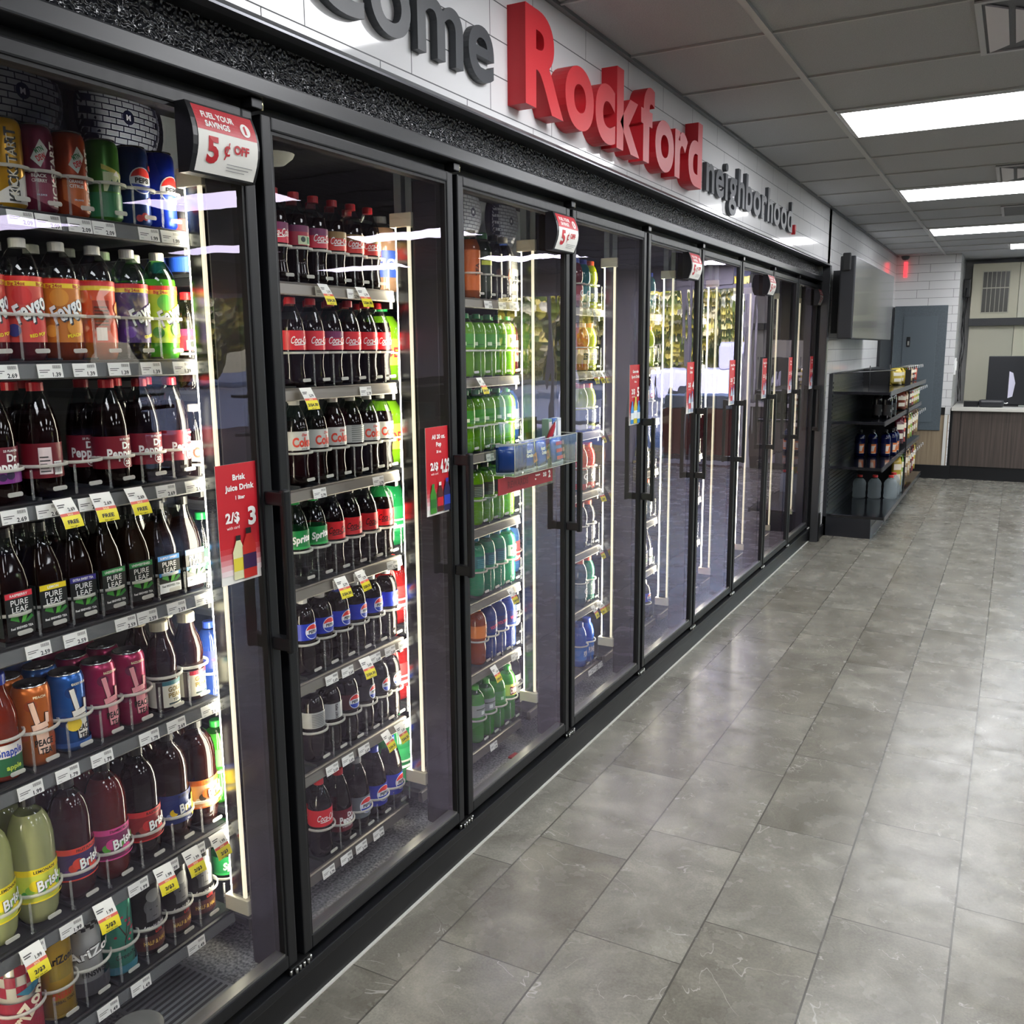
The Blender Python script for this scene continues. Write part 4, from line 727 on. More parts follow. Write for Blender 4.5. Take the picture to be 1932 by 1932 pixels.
for k in range(1, 10):
    zs = ZS1 if k == 1 else ZS2; y0, y1 = bnd(k-1)+.04, bnd(k)-.035 if k > 1 else bnd(k)-.02; rail = RAIL_D if k == 1 else RAIL_S
    for i, z in enumerate(zs):
        rh = .034 if k == 1 else .031; bay = ordw[k]+' bay' if k > 1 else 'nearest bay'; shf = NS[i]+' shelf'
        e = empty('cooler_shelf', (0, 0, z), 0, '%s gravity shelf, %s, %s' % ('dark' if k == 1 else 'silver-edged', shf, bay), 'shelf', 'cooler shelves')
        d = MB().box(-.82, XS-.012, y0, y1, -.02, -.002, mat('#202226', .5))
        for (yy, key) in STOCK[k][i]: d.box(-.8, XS-.014, yy-.037, yy-.0355, -.002, .006, mat('#33363a', .4))
        d.build('deck', e)
        rl = MB().prism([(XS-.012, -.001), (XS-.012, -rh), (XS+.004, -rh), (XS+.006, -rh+.003), (XS+.002, -.004), (XS+.003, .0), (XS-.002, .002)], 'y', y0, y1, rail)
        if k == 1: rl.box(XS+.0065, XS+.007, y0, y1, -rh+.003, -.004, FAINT)
        rl.build('front_rail', e)
        MB().box(-.8, XS-.01, y1-.004, y1+.012, -.05, -.006, mat('#17181a', .4)).build('bracket', e)
        st = STOCK[k][i]; near = [q for q in st]
        for j, (yy, key) in enumerate(near):
            depth = 2 if k < 5 else 1
            if k == 1 and i == 4 and key.startswith('pe_'): depth = 3
            if P[key][0] == 'large_drink_bottle': depth = 1
            if k >= 2 and k < 5 and j == 0: depth = 1
            if k in (2, 3) and i == 0: depth = 2
            R = None
            for dd in range(depth):
                if P[key][4] is None: P[key][4] = P[key][3]()
                R = radius(key); x = XS-.018-R-dd*(2*R+.0035)-(.001*random.random())-(.06 if k > 1 and j == 0 and k < 5 else 0)
                rz = random.uniform(-.38, .08) if dd == 0 else random.uniform(-1, 1)
                if k > 1: rz -= .12
                if P[key][3] and 'square' in P[key][2]: rz = random.uniform(-.1, .04)
                pos = ('leftmost' if j == 0 else '%s from left' % ordw[j+1]) if not (k >= 2 and j == 0) else 'far left lane'
                row = ('front', 'second', 'third')[dd]+' row'
                lab = '%s, %s, %s, %s, %s' % (P[key][2], pos, row, shf, bay)
                place(key, x, yy, z+.0005, rz, lab, '%ss on the %s of the %s' % (P[key][1], shf, bay))
            hg = .085 if SHAPES else .09
            if k < 5 or j:
                if P[key][1] == 'can': hg = .075
                if P[key][0] in ('tea_bottle',) and 'square' in P[key][2]: hg = .052
                if 'litre' in P[key][2]: hg = .07
                if key.startswith('s_'): hg = .1
                if key in ('cc', 'ccherry', 'ccback', 'cvan', 'cczero', 'dc', 'dcback', 'sp'): hg = .088
                if key.startswith('pep') or key in ('dew', 'dewm', 'dewd', 'baja', 'bajam', 'grn', 'grns', 'grnd', 'blu', 'orng'): hg = .09
                if key in ('drp', 'drback', 'drberry', 'drp20', 'pepds', 'pepl'): hg = .062
                if key[0] == 'b' and P[key][0] == 'juice_bottle': hg = .07
                o = bpy.data.objects.new('lane_guard', guard_mesh(R, hg)); COL.objects.link(o); o.parent = e; o.location = (XS-.018-R-(.06 if k > 1 and j == 0 and k < 5 else 0), yy, 0)
        if k == 1 and i == 2:   # the empty lane
            o = bpy.data.objects.new('lane_guard', guard_mesh(.038, .062)); COL.objects.link(o); o.parent = e; o.location = (XS-.056, 1.22, 0)
            place('drp', -.42, 1.225, z+.0005, -.1, 'dark cola, maroon label, standing back in the empty lane, third shelf, nearest bay', 'bottles on the third shelf of the nearest bay')
        for j, (txt, yy) in enumerate(TAGS.get(k, [[]]*7)[i]):
            price_tag(XS+.0105, yy, z-.0175, txt, 'white price tag reading %s, %s from left, %s, %s' % (txt, ordw[j+1], shf, bay))
        for j, (a, b_, c, yy) in enumerate(SALES.get(k, [[]]*7)[i]):
            sale_tag(XS+.012, yy, z+.002, a, b_, c, 'yellow and white sale tag reading %s, %s from left, %s, %s' % (b_, ordw[j+1], shf, bay))
# bottom pusher tracks with no goods on them, loose bits on the cooler floor
for n_, (x, y, s_) in enumerate([(-.17, 1.19, .058), (-.1, 1.16, .05)]):
    o = MB().lathe([(s_*.85, 0), (s_*.86, .001), (s_, .07), (s_*.98, .072), (s_*.97, .07), (s_*.84, .002), (.0005, .002)], mat('#e6e6de', .35, kind='milky'), 26).build('plastic_tub', None, (x-.02, y, .0305))
    tag(o, 'translucent white plastic tub on the cooler floor, %s' % ('further inside' if n_ == 0 else 'nearer the door'), 'tub', 'plastic tubs on the cooler floor')
o = MB().prism([(-.03, -.02), (.03, -.028), (.036, .02), (-.026, .028)], 'z', .0, .006, mat('#b03030', .4)).prism([(.03, -.028), (.062, -.02), (.06, .012), (.036, .02)], 'z', .0, .008, mat('#b8a070', .4)).build('torn_wrapper', None, (-.16, 2.93, .031)); tag(o, 'torn red and tan wrapper lying on the speckled cooler floor', 'wrapper')
o = MB().box(-.11, .11, -.1, .1, 0, .002, mat('#8f9192', .4))
for i in range(12): o.box(-.1+i*.018, -.093+i*.018, -.09, .09, .002, .0045, mat('#4a4b4e', .5))
o = o.build('floor_grille', None, (-.27, 1.36, .031)); tag(o, 'grey slotted drain grille on the cooler floor behind the nearest door', 'grille')
# round brick-patterned display discs above the top shelf goods
def disc_display(y0, y1, r, z, centres, lab):
    e = empty('top_display', (-.47, y0, z), 0, lab, 'display', 'brick-patterned header displays')
    MB().box(-.01, -.0, 0, y1-y0, -.16, .2, mat('#aab2ba', .5)).build('backing', e)
    for c in centres:
        MB().lathe([(r*1.2, 0), (r*1.2, .004), (.001, .004)], mat('#10122c', .4), 40).build('ring', e, (0, c-y0, .04)).rotation_euler = (0, PI/2, 0)
        b = MB(); vs = []; rows = 17
        b.lathe([(r*math.cos(a), .01+r*.32*math.sin(a)) for a in [PI/2*i/8 for i in range(9)]], mat('#12183e', .35), 36)
        def f(u, v, off):
            q = min(.999, math.hypot(u, v)/r); return (-v, u, .01+r*.32*math.sqrt(1-q*q)+.0006+off)
        hh = 2*r/rows
        for i in range(rows):
            yy = -r+hh*(i+.5); half = math.sqrt(max(0, r*r-yy*yy))*.985; w = .032; x = -half+(i % 2)*-.016
            while x < half:
                a, c_ = max(x, -half)+.0012, min(x+w, half)-.0012
                if c_-a > .004: b.art([('r', a, yy-hh*.4, c_, yy+hh*.4, mat('#b4bacb', .25, .2))], f)
                x += w
        b.art([('c', 0, 0, .016, '#1a2048'), ('t', 'M', 0, 0, .02, .012, {'b': .04}, '#c8ccd8')], lambda u, v, off: (-v, u, .01+r*.32+.001+off))
        d = b.build('brick_dome', e, (.001, c-y0, .04)); d.rotation_euler = (0, PI/2, 0)
disc_display(1.12, 1.80, .115, 2.08, [1.29, 1.55], 'header display with two large dark blue brick-patterned discs behind the tall cans')
disc_display(2.98, 3.62, .11, 2.06, [3.10, 3.40], 'header display with blue brick-patterned discs above the amber tea, third bay')
# inner panel and tubes seen above the top row of the second bay
o = MB(); pts = []
rr = .12; y0, y1, z0, z1 = 2.35, 3.0, 1.78, 2.12
poly = [(y0, z0), (y1, z0), (y1, z1-rr)]+[(y1-rr+rr*math.cos(a), z1-rr+rr*math.sin(a)) for a in [PI/2*i/6 for i in range(1, 7)]]+[(y0, z1)]
e = empty('evaporator_cover', (-1.05, 0, 0), 0, 'grey speckled rounded cover with chrome edge deep behind the second door', 'cover')
o.prism(poly, 'x', 0, .02, noisy_mat('speckled_grey', '#4a5254', '#7c8888', 160, .5, .3)).build('panel', e)
MB().tube([(.03, y, z) for y, z in poly[1:]], .008, STEEL).tube([(.03, 2*y1+.03-y, z) for y, z in poly[1:]], .007, STEEL).build('chrome_edge', e)
o = MB().lathe([(.001, -.03), (.03, -.03), (.055, -.01), (.06, 0)], mat('#e0e2e0', .4), 20).build('ceiling_dome', None, (-.55, 2.17, 2.16)); tag(o, 'small white dome light under the cooler roof behind the second door', 'dome light')

# ------------------------------------------------------------------ wall lettering
def letter(ch, y0, w, zb, h, depth, m, lab, name='sign_letter', bold=.05, x=.055, asc=.72, cat='letter'):
    vs, fs, tw, top, bot = text_mesh(ch, bold, 0, 8); sx = w/tw; sz = h/asc
    bm = bmesh.new(); q = [bm.verts.new((vx*sx, vy*sz, 0)) for vx, vy in vs]
    for f in fs:
        try: bm.faces.new([q[i] for i in f])
        except ValueError: pass
    r = bmesh.ops.extrude_face_region(bm, geom=bm.faces[:])
    for v in [g_ for g_ in r['geom'] if isinstance(g_, bmesh.types.BMVert)]: v.co.z = depth
    mb = MB(); mb.bm(bm, m, False, lambda c: (c.z, c.x, c.y))
    return tag(mb.build(name, None, (x, y0, zb)), lab, cat)
def word(t, y0, y1, zb, h, depth, m, lab, bold, gap=.0, asc=.72):
    ws = [text_mesh(c, bold, 0, 8)[2] for c in t]; sp = gap; tot = sum(ws)+sp*(len(t)-1); k = (y1-y0)/tot; y = y0
    names = {}
    for i, c in enumerate(t):
        n = t[:i].count(c)+1; tot_c = t.count(c)
        pre = ('%s ' % ordw[n]) if tot_c > 1 else ''
        if c.isupper(): pre += 'capital '
        letter(c, y, ws[i]*k, zb, h, depth, m, '%s, the %sletter %s' % (lab, pre, c), bold=bold, asc=asc); y += (ws[i]+sp)*k
CHAR = mat('#3a3d42', .45); SIGNRED = mat('#c01c28', .48)
word('Welc', .80, 1.798, 2.318, .205, .022, CHAR, 'flat charcoal letter of the greeting word on the tile wall', .015, .09)
word('ome', 1.822, 2.388, 2.318, .205, .022, CHAR, 'flat charcoal letter closing the greeting word on the tile wall', .015, .09)
word('Rockford', 2.505, 4.205, 2.303, .262, .06, SIGNRED, 'thick glossy red letter of the town name on the tile wall', .034, .035)
word('neighborhood', 4.41, 6.30, 2.325, .187, .02, CHAR, 'thin charcoal letter of the last word on the tile wall', .02, .085)
hp = []
for i in range(28):
    t = 2*PI*i/28; hp.append((.0021*16*math.sin(t)**3*.62+.034, .0021*(13*math.cos(t)-5*math.cos(2*t)-2*math.cos(3*t)-math.cos(4*t))+.036))
tag(MB().prism(hp, 'x', 0, .025, SIGNRED).build('sign_heart', None, (.055, 6.345, 2.318)), 'small red heart ending the wall lettering', 'heart')

# ------------------------------------------------------------------ promotional signs on the doors
def mini_bottle(s_, z, h, body, cap, lab): 
    w = h*.17; return [('p', [(s_-w, z), (s_+w, z), (s_+w, z+h*.6), (s_+w*.35, z+h*.84), (s_-w*.35, z+h*.84), (s_-w, z+h*.6)], body), ('r', s_-w*.4, z+h*.84, s_+w*.4, z+h*.95, cap), ('r', s_-w, z+h*.18, s_+w, z+h*.46, lab)]
def promo(k, z0, z1, lines, big, pre, bots, lab):
    w = .128; h = z1-z0; y = bnd(k)-.165+w/2
    mb = MB().box(-.0115, -.0105, -w/2, w/2, 0, h, PAPER); it = [('r', -w/2, h*.3, w/2, h, '#c4202c')]
    for i, c in enumerate(('#c93c42', '#d2646a', '#dd9094', '#e8babc', '#efdcdc')): it.append(('r', -w/2, h*(.3-.045*(i+1)), w/2, h*(.3-.045*i), c))
    n = len(lines)
    for i, (t, hh) in enumerate(lines): it.append(T(t, 0, h*(.89-.085*i), w*.84, hh, HI, .045))
    it += [T(pre, -w*.2, h*.56, w*.42, .021, HI, .05), T(big, w*.24, h*.55, w*.38, .038, HI, .07), T('with card', -w*.2, h*.475, w*.28, .007, HI, .0)]
    for b_ in bots: it += mini_bottle(*b_)
    mb.art(it, wallmap(-.0105)); o = mb.build('promo_sign', None, (0, y, z0)); tag(o, lab, 'sign', 'red promotional signs on the cooler doors')
promo(1, 1.097, 1.353, [('Brisk', .012), ('Juice Drink', .012), ('1 liter', .008)], '3', '2/$', [(-.014, .008, .1, '#e0dfb0', '#181818', '#e0d040'), (.016, .006, .115, '#c82c24', '#181818', '#3c1c4c')], 'red sign for juice drink at 2 for 3 dollars on nearest door')
promo(2, 1.12, 1.372, [('All 20 oz.', .012), ('Pop', .012), ('20 oz.', .007)], '4.29', '2/$', [(-.035, .006, .09, '#3f8a2c', '#2c8a3c', '#2a6c2c'), (0, .008, .09, '#4c1814', '#e8e4dc', '#c8202c'), (.036, .006, .1, '#1c1c50', '#2434a0', '#2440b8')], 'red sign for 20 oz pop at 4.29 on the second door')
promo(4, 1.263, 1.519, [('Gatorade', .012), ('Sports Drink', .012), ('28 oz.', .007)], '5', '2/$', [(-.036, .006, .1, '#3c8cd0', '#3c8cd0', '#e8f0f4'), (0, .006, .12, '#d8c83a', '#d8c83a', '#e8f0f4'), (.036, .006, .1, '#3c8cd0', '#3c8cd0', '#e8f0f4')], 'red sign for sports drink at 2 for 5 dollars on the fourth door')
for k, big, nm in ((5, '4', 'Water'), (6, '2', 'Smart Water'), (7, '6', 'Energy Drink'), (8, '4', 'Energy'), (9, '4', 'Coffee')):
    promo(k, 1.263, 1.519, [(nm, .012), ('Drink', .012)], big, '2/$', [(-.02, .006, .1, '#b8c8d8', '#2c5cb0', '#c03040'), (.02, .006, .11, '#a0a8c0', '#2c3c8c', '#d8d8e0')], 'red sign priced 2 for %s dollars on the %s door' % (big, ordw[k]))
def shelf_talker(k, y, w, z0, z1, lab):
    e = empty('savings_unit', (0, y, z0), 0, lab, 'display unit', 'black savings units on the cooler doors'); h = z1-z0; n = 8; dp = .045
    b = MB(); prof = [(.0, -.004)]+[(dp*.6+dp*.4*math.sin(PI*i/n), -.004+(h+.008)*i/n) for i in range(n+1)]+[(.0, h+.004)]
    b.prism([(x, z) for x, z in prof], 'y', -w/2-.012, -w/2, BLACK).prism([(x*.97, z) for x, z in prof], 'y', -w/2, w/2, mat('#141416', .4)).prism([(x, z) for x, z in prof], 'y', w/2, w/2+.006, BLACK)
    hs_ = b.build('housing', e)
    p = MB()
    def fn(s_, z, off): return (dp*.6+dp*.4*math.sin(PI*min(1, max(0, z/h)))+.001+off, s_, z)
    for i in range(n):
        a, c = h*i/n, h*(i+1)/n; p.add([fn(-w/2, a, 0), fn(w/2, a, 0), fn(w/2, c, 0), fn(-w/2, c, 0)], [(0, 1, 2, 3)], PAPER, True)
    it = [('r', -w/2, h*(.62+.0475*i), w/2, h*(.62+.0475*(i+1)), '#c4303a') for i in range(8)]
    it += [T('FUEL YOUR', -w*.12, h*.87, w*.6, .011, HI, .05), T('SAVINGS', -w*.16, h*.73, w*.5, .011, HI, .05), ('c', w*.32, h*.77, .013, HI), ('p', [(w*.3, h*.7), (w*.34, h*.7), (w*.33, h*.85), (w*.29, h*.82)], '#c4303a'),
           T('5', -w*.27, h*.35, w*.3, .045, '#c0202c', .09), T('¢', -w*.04, h*.41, w*.2, .028, '#c0202c', .01), T('OFF', w*.2, h*.42, w*.26, .016, '#c0202c', .07)]
    it += [('r', -w*.02, h*(.17-.045*i), w*(.42-.06*i), h*(.18-.045*i), '#8a8a8c') for i in range(3)]
    for q, i_ in enumerate(it): p.art([i_], lambda a, b_, off, q=q: fn(a, b_, .0003+.0001*q))
    p.build('poster', hs_)
shelf_talker(1, 1.392, .155, 1.925, 2.045, 'black unit with 5¢ off fuel savings card on the nearest door')
shelf_talker(3, 2.95, .155, 1.92, 2.035, 'black unit with 5¢ off fuel savings card on the third door')
shelf_talker(5, 4.40, .15, 1.915, 2.03, 'black unit with small savings card on the fifth door')
shelf_talker(7, 5.97, .15, 1.915, 2.03, 'black unit with small savings card on the seventh door')
shelf_talker(9, 7.6, .12, 1.915, 2.03, 'black unit with pink card on the farthest door')

# ------------------------------------------------------------------ acrylic basket of snack bars on the third door
e = empty('acrylic_tray', (.0, 2.45, 1.2), 0, 'clear acrylic tray hanging on the third door holding blue snack packs', 'tray'); AC = mat('#f6faf8', .03, kind='clear')
MB().box(.012, .1, 0, .455, .0, .003, AC).box(.097, .1, 0, .455, .003, .1, AC).box(.012, .015, 0, .455, .003, .115, AC).box(.015, .097, 0, .003, .003, .1, AC).box(.015, .097, .452, .455, .003, .1, AC).build('tray_walls', e)
MB().box(.008, .012, -.03, .02, -.1, .12, AC).build('mounting_plate', e); MB().box(.008, .012, .30, .455, -.08, .12, AC).build('mounting_plate', e)
ed = MB()
for z in (.1, .0015): ed.tube([(.013, 0, z), (.0985, 0, z), (.0985, .455, z), (.013, .455, z)], .0013, MILKY, 6)
for y in (0, .455): ed.tube([(.0985, y, 0), (.0985, y, .1)], .0012, MILKY, 6)
ed.build('tray_edge', e)
for y, z in ((-.01, .09), (-.01, .0), (-.01, -.07), (.43, .06)): MB().lathe([(.011, .0), (.009, .004), (.0005, .005)], CLEAR, 14).build('suction_cup', e, (.012, y, z)).rotation_euler = (0, PI/2, 0)
s_ = MB().box(-.001, .001, -.19, .19, -.026, .026, mat('#96202c', .45)).art([T('REWARDS', -.06, 0, .22, .021, '#6c1420', .06), T('Nutrigrain', .078, .008, .05, .0055, HI, .04), T('Bar', .062, -.004, .02, .0055, HI, .04), T('2/$', .128, .004, .034, .013, HI, .05), T('2', .163, .002, .03, .023, HI, .07)], wallmap(.001))
s_ = s_.build('rewards_strip', None, (.05, 2.62, 1.168)); tag(s_, 'dark red strip sign reading REWARDS under the clear tray', 'sign')
def pouch(name, y, x, z, w, h, t, c, tilt, yaw, arts, lab):
    mb = MB(); n = 6; m = mat(c, .25, coat=.5); g_ = []
    for side in (1, -1):
        vs = [(side*t/2*math.sin(PI*min(1, max(0, i/n)))**.6*math.sin(PI*j/n)**.6, -w/2+w*j/n, h*i/n) for i in range(n+1) for j in range(n+1)]
        mb.add(vs, [(i*(n+1)+j, i*(n+1)+j+1, (i+1)*(n+1)+j+1, (i+1)*(n+1)+j) for i in range(n) for j in range(n)], m, True)
    for zz in (0, h): mb.box(-.0006, .0006, -w/2, w/2, zz-.004, zz+.004, mat('#c8d0e0', .3, .5))
    mb.art(arts, lambda a, b_, off: (t/2+.0006+off, a, b_))
    o = mb.build(name, None, (x, y, z)); o.rotation_euler = (0, tilt, yaw); tag(o, lab, 'snack pack', 'snack packs in the clear tray'); return o
bl = [T('Nutri', -.012, .058, .05, .012, HI, .05), T('Grain', -.008, .044, .05, .012, HI, .05), ('p', [(.012, .016), (.036, .022), (.034, .05), (.014, .044)], '#a8683c'), ('c', .022, .032, .007, '#5a2c50')]
pos = ['first from the left', 'second from the left', 'third from the left']
for i in range(3): pouch('snack_pack', 2.478+.03*i, .056, 1.2075, .07, .085, .02, '#20408c', .05*i, -.9+.1*i, [], 'dark blue snack pack seen edge-on in the tray, '+pos[i])
pouch('snack_pack', 2.60, .07, 1.2075, .095, .09, .024, '#2450b4', -.12, -.05, bl, 'blue snack bar pack with brown picture, middle left of the tray')
pouch('snack_pack', 2.70, .068, 1.2075, .095, .09, .024, '#2a58c0', -.1, .1, bl, 'blue snack bar pack with brown picture, middle right of the tray')
pouch('snack_pack', 2.81, .07, 1.2075, .1, .085, .024, '#2c5cb8', -.1, .05, [('r', -.03, .01+i*.024, .02, .022+i*.024, '#c83c44') for i in range(3)]+[('c', .03, .016+i*.024, .008, '#9c6a4c') for i in range(3)], 'blue snack pack with red stripes at the right end of the tray')
pouch('snack_pack', 2.78, .035, 1.245, .04, .11, .02, '#b83040', .35, .5, [T('BAR', 0, .06, .03, .01, '#2450b4', .05)], 'red and blue bar wrapper leaning up behind the tray packs')
for i, (y, c) in enumerate(((2.80, '#7c9c8c'), (2.835, '#3c64b0'), (2.87, '#c4ccd4'))):
    o = MB().box(-.012, .014, -.014, .014, 0, .15, mat(c, .45), .002).box(.0141, .0146, -.01, .01, .02, .14, mat('#e2e6ea', .5)).build('snack_box', None, (.034, y, 1.2035)); tag(o, '%s upright snack box at the back of the clear tray' % ('green', 'blue', 'pale grey')[i], 'box', 'upright boxes in the clear tray')

# ------------------------------------------------------------------ screen, grey panel, camera, outlets
e = empty('wall_screen', (.2, 8.6, 1.95), 0, 'large dark wall-mounted display screen facing the room past the coolers', 'screen')
MB().box(.0, .11, -1.18, 1.24, -.3, .31, mat('#2a2c31', .45), .01).build('housing', e)
MB().box(.1102, .1115, -1.17, 1.23, -.292, .302, mat('#34363a', .25, coat=.35)).build('display', e)
MB().box(-.145, .0, -.2, .2, -.1, .1, mat('#1c1d20', .5)).box(-.145, -.02, -.6, -.55, -.25, .25, mat('#1c1d20', .5)).build('wall_bracket', e)
MB().box(.02, .08, -1.21, -1.18, .2, .33, mat('#1c1d20', .5), .01).build('mount_arm', e)
o = MB().box(0, .006, -.035, .035, -.06, .06, mat('#dcdcdc', .3)).box(.006, .012, -.01, .01, -.04, -.01, INK).box(.006, .012, -.01, .01, .01, .04, INK).build('wall_outlet', None, (.055, 8.17, 1.83)); tag(o, 'white outlet plate on the tile wall beside the wall screen', 'outlet')
e = empty('electrical_panel', (.365, YB, .585), 0, 'tall grey electrical panel set in the back tile wall', 'panel')
GP = noisy_mat('grey_enamel', '#4f585f', '#555f66', 60, .4, 0)
MB().box(-.292, .292, -.03, 0, 0, 1.485, GP, .004).build('cover', e)
MB().box(-.185, .185, -.036, -.03, .1, 1.36, mat('#566067', .4), .002).build('panel_door', e)
MB().box(-.14, -.1, -.042, -.036, 1.0, 1.12, BLACK, .006).box(-.13, -.11, -.046, -.042, 1.02, 1.07, mat('#8c8c88', .4)).build('latch', e)
o = MB().lathe([(.0005, -.05), (.03, -.045), (.045, -.02), (.05, 0)], mat('#3a3c40', .3), 18).build('security_camera', None, (.16, 12.15, 2.65)); tag(o, 'small dark dome camera on the ceiling in the far corner', 'camera')
o = MB().box(-.02, .02, -.03, 0, -.09, .09, mat('#e03c44', .4, e=1.5)).build('alarm_strobe', None, (.16, YB, 2.5)); tag(o, 'red lit alarm strobe at the top of the far corner', 'alarm light')
o = MB().box(0, .012, -.05, .05, -.1, .1, mat('#e4e4e4', .4), .003).box(.012, .02, -.02, .02, -.05, .06, mat('#f2f2f2', .4)).build('light_switch', None, (.76, 12.45, 1.35)); tag(o, 'white switch plate on the side wall above the counter', 'switch')
o = MB().box(0, .08, -.12, .12, -.11, .11, BLACK, .01).build('wall_speaker', None, (.762, 13.1, 2.3)); tag(o, 'small black box on the niche wall above the cables', 'box')
cb = MB()
for i, (a, b_, c) in enumerate(((.785, 13.05, .0), (.80, 13.2, .4), (.79, 12.95, .9))): cb.tube([(a+.012*math.sin(t*1.7+i), b_+.02*math.sin(t*2.3+c), 2.3-t*.175) for t in range(9)], .006, INK, 6)
tag(cb.build('cable', None), 'black cables hanging down the niche wall to the counter', 'cables')['kind'] = 'stuff'
# counter with things on it, cupboards behind
e = empty('service_counter', (.79, YB, 0), 0, 'dark wood service counter with white top at the end of the shop', 'counter')
MB().box(.0, .82, .02, .9, .163, .82, WOODD).build('counter_front', e)
MB().box(.088, .094, .014, .02, .163, .82, DEEP).build('panel_gap', e)
MB().box(.0, .82, .04, .88, 0, .163, BLACK).box(-.02, .0, .02, .05, .163, .82, BLACK).build('kick_board', e)
MB().box(-.02, .82, -.03, .95, .826, .868, mat('#c9c7c0', .35), .004).build('worktop', e)
e = empty('card_reader', (1.17, 12.42, .868), 0, 'black rounded card terminal lying on the white counter top', 'terminal')
MB().box(-.12, .15, -.06, .06, .0, .09, mat('#202227', .35), .03).box(-.28, -.12, -.03, .05, .0, .07, BLACK, .005).build('body', e)
MB().tube([(.15, 0, .05), (.17, 0, .045), (.19, 0, .055)], .006, mat('#e8e8e8', .3)).build('pen', e)
e = empty('register_monitor', (1.52, 12.62, .868), 0, 'large black register monitor standing on the counter', 'monitor')
MB().box(-.40, .1, .0, .05, .02, .60, mat('#1b1d22', .4), .008).build('screen_back', e)
MB().box(-.25, -.05, -.02, .16, .0, .02, BLACK).build('stand', e)
MB().prism([(-.17, .1), (-.12, .12), (-.1, .28), (-.13, .4), (-.17, .42)], 'y', -.004, .0, mat('#d8d6ea', .4)).build('sticker', e)
CAB = mat('#c9c5b0', .5)
e = empty('wall_cabinet', (.85, 13.36, 0), 0, 'cream panelled cupboard wall behind the counter', 'cabinet')
MB().box(.0, .52, -.2, .0, 1.93, 2.6, CAB, .004).box(.524, 1.1, -.2, 0, 1.93, 2.6, mat('#d8d5c2', .5), .004).build('upper_door', e)
MB().box(.0, .5, -.15, 0, .86, 1.84, mat('#b4b1a0', .5), .004).box(.504, 1.1, -.15, 0, .86, 1.84, mat('#c9c5b0', .5), .004).build('lower_panel', e)
MB().box(-.01, 1.1, -.23, .0, 1.84, 1.93, mat('#2a2b2e', .4)).build('dark_band', e)
gw = MB().box(.12, .42, -.206, -.2, 2.0, 2.5, mat('#3c3b34', .3))
for i in range(7): gw.box(.118+i*.049, .124+i*.049, -.212, -.206, 2.0, 2.5, mat('#b8b6a4', .4))
for z in (2.0, 2.3, 2.5): gw.box(.115, .425, -.212, -.206, z-.006, z+.006, mat('#b8b6a4', .4))
gw.build('barred_window', e)

# ------------------------------------------------------------------ black gondola shelving on the far left
GB = mat('#1d1f24', .35); GL = mat('#17181c', .15, coat=.6)
e = empty('gondola_shelf', (.055, 8.05, 0), 0, 'black open-ended gondola shelving with drinks and hanging snacks', 'shelving')
gp = MB().box(.0, .03, 0, 3.25, .0, 1.37, GB)
for i in range(30): gp.box(.03, .036, .02, 3.2, .24+i*.036, .258+i*.036, GB)
gp.build('back_panel', e)
MB().box(.0, .39, .0, 3.25, .0, .165, GB).box(.39, .394, .0, 3.25, .0, .1, mat('#6c6e72', .3, .6)).build('base', e)
for i, (z, d) in enumerate(((.165, .49), (.575, .45), (.955, .45), (1.2, .48))): MB().box(.03, d, .0, 3.25, z, z+.025, GL, .003).box(d, d+.008, .0, 3.25, z-.01, z+.03, mat('#5c5e63', .25, .7)).build('shelf_board', e)
MB().box(.03, .47, 1.72, 1.74, .165, 1.37, mat('#17181c', .4)).build('divider', e)
MB().tube([(.02, 0, 1.37), (.02, 3.2, 1.37)], .006, GB).tube([(.4, 1.6, 1.37), (.02, .05, 1.37)], .005, GB).tube([(.2, .9, 1.22), (.2, .9, 1.42)], .004, GB).tube([(.3, 1.5, 1.22), (.3, 1.5, 1.42)], .004, GB).build('wire_rail', e)
SHAPES['wine'] = (.045, [(.001, .006), (.035, .0), (.045, .006), (.045, .16), (.042, .18), (.03, .2), (.018, .215), (.015, .23)], .03, .12, .017, .222, .022)
SHAPES['gallon'] = (.06, [(.001, .006), (.045, .0), (.058, .006), (.06, .02), (.057, .05), (.06, .08), (.057, .11), (.06, .14), (.05, .165), (.03, .185), (.02, .195), (.02, .2)], .05, .12, .024, .197, .02)
bt('blackb', 'tall black bottle with grey script', 'wine', mat('#0c0c10', .12, coat=.6), '#1a1a1c', '#101014', [T('S', 0, .07, .02, .02, '#c8c8c8', .0)], name='tall_bottle')
bt('blueb', 'dark blue bottle with orange and white label', 'wine', liq('#10184c'), '#16161a', '#10163c', [('r', -.022, .03, .022, .115, '#d8cfc4'), ('r', -.022, .034, .022, .05, '#d87838'), ('p', [(.0, .05), (.022, .05), (.022, .1), (.008, .09)], '#c8641c'), ('r', -.022, .1, .022, .115, '#d87838')], name='soda_bottle')
bt('water', 'big clear water jug', 'gallon', mat('#aab4b8', .45, kind='milky'), '#c03030', None, [], name='water_jug')
P['water'][2] = 'clear ribbed water jug'
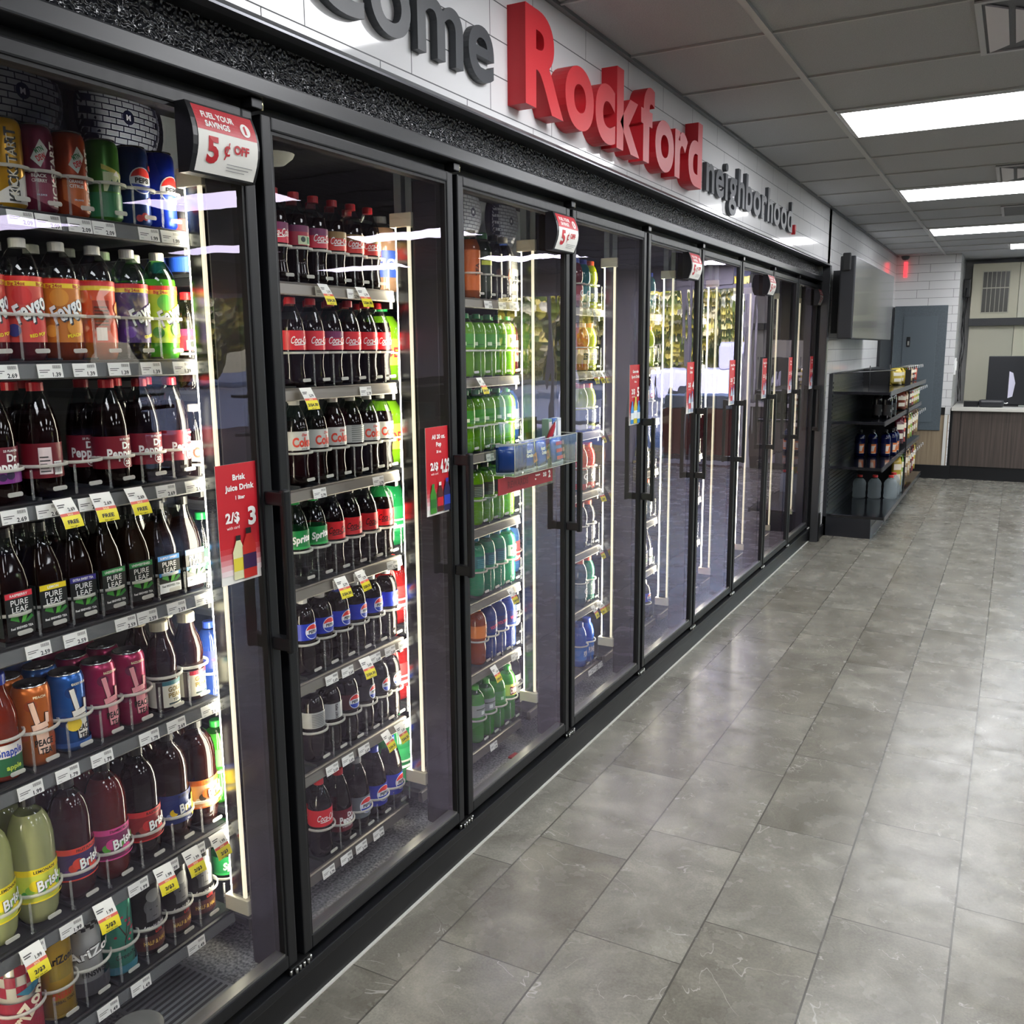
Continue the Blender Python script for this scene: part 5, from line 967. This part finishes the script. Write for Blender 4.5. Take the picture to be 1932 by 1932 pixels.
for (key, z, pts, l, grp) in (('blackb', .9805, [(.40, 8.46), (.47, 8.47), (.42, 8.62), (.47, 8.78)], 'upper gondola shelf', 'black bottles on the gondola'),
      ('blueb', .6005, [(.21, 8.9), (.315, 8.93), (.42, 8.97), (.46, 9.12), (.46, 9.3)], 'middle gondola shelf', 'blue bottles on the gondola'),
      ('water', .1905, [(.205, 9.06), (.335, 9.1), (.47, 9.14), (.47, 9.36), (.47, 9.56)], 'bottom gondola shelf', 'water jugs on the gondola')):
    for i, (x, y) in enumerate(pts): place(key, x, y, z, random.uniform(-1.2, -.6), '%s, %s in, %s' % (P[key][2], ordw[i+1], l), grp)
cols = ['#c8b04c', '#b8a040', '#8cb04c', '#7c3c2c', '#a08060', '#c8a878', '#5c2430', '#b84c3c']
def hang(x, y, z, w, h, c, lab, grp):
    mb = MB(); n = 5; m = mat(c, .25, coat=.4)
    for side in (1, -1):
        vs = [(side*.022*(math.sin(PI*i/n)*math.sin(PI*j/n))**.6, -w/2+w*j/n, -h*i/n) for i in range(n+1) for j in range(n+1)]
        mb.add(vs, [(i*(n+1)+j, i*(n+1)+j+1, (i+1)*(n+1)+j+1, (i+1)*(n+1)+j) for i in range(n) for j in range(n)], m, True)
    mb.art([('r', -w*.36, -h*.45, w*.36, -h*.25, '#e8e0cc'), ('r', -w*.3, -h*.8, w*.3, -h*.6, '#d8d0c0')], lambda a, b_, off: (.0235+off, a, b_))
    o = mb.build('snack_bag', None, (x, y, z)); o.rotation_euler = (0, 0, random.uniform(-1.1, -.8)); tag(o, lab, 'snack bag', grp)
    return o
rowsn = [('top', 1.385, .155, .13), ('second', 1.165, .17, .1), ('third', .92, .25, .1), ('lowest', .545, .28, .1)]
cn2 = ['yellow', 'mustard', 'light green', 'rust brown', 'tan', 'beige', 'dark red', 'brick red']
for r, (rn, z, h, w) in enumerate(rowsn):
    for i in range(8):
        y = 9.5+.2*i; x = .475 if r else .42
        hang(x, y, z, w, h, cols[(i+r*3) % 8], '%s snack bag hanging in the %s row of the gondola, %s along' % (cn2[(i+r*3) % 8], rn, ordw[i+1]), '%s row of hanging snack bags' % rn)
        hk = MB().tube([(x-.02, y, z+.008), (x+.1, y, z+.008), (x+.112, y, z+.018)], .003, STEEL, 6).box(x+.108, x+.114, y-.014, y+.014, z-.012, z+.012, mat('#d0d4d8', .3, .6)).build('peg_hook', None)
        tag(hk, 'steel peg hook in the %s row of the gondola, %s along' % (rn, ordw[i+1]), 'hook', 'peg hooks on the gondola')
# dark door at the end of the left wall
d_ = MB().box(.055, .075, 10.95, 12.1, .1, 2.05, mat('#1c1e24', .35)).box(.075, .085, 10.95, 11.0, .1, 2.05, GB).box(.075, .085, 12.05, 12.1, .1, 2.05, GB)
struct('door_1', d_)

# ------------------------------------------------------------------ dark shop shelving on the other side of the room (mirrored in the glass)
for k_, (x, y0, y1, h) in enumerate(((4.2, -2.2, 4.6, 1.5), (5.9, -2.2, 6.0, 1.5), (4.2, 6.0, 9.2, 1.3))):
    e = empty('aisle_shelf', (x, y0, 0), 0, 'dark aisle shelving unit on the far side of the shop, mirrored in glass', 'shelving', 'aisle shelving across the shop')
    MB().box(-.02, .02, 0, y1-y0, 0, h, GB).box(-.45, .45, 0, y1-y0, 0, .16, GB).build('frame', e)
    for z in (.5, .85, 1.2): MB().box(-.38, .38, 0, y1-y0, z, z+.025, GB).build('shelf_board', e)
    n_ = int((y1-y0)/.3); gm = MB()
    for zi, z in enumerate((.16, .525, .875)):
        for i in range(n_):
            if (i*7+zi*3) % 5: gm.box(-.36, -.1, .04+i*.3, .26+i*.3, z+.001, z+.18+.03*((i*3+zi) % 4), mat(['#2c3450', '#54242c', '#2a4a3c', '#6a5a34', '#303036', '#4a4a54'][(i*5+zi) % 6], .5))
    o = gm.build('packaged_goods', None, (x, y0, 0)); tag(o, 'boxed goods on the aisle shelving, seen only as a reflection', 'goods')['kind'] = 'stuff'
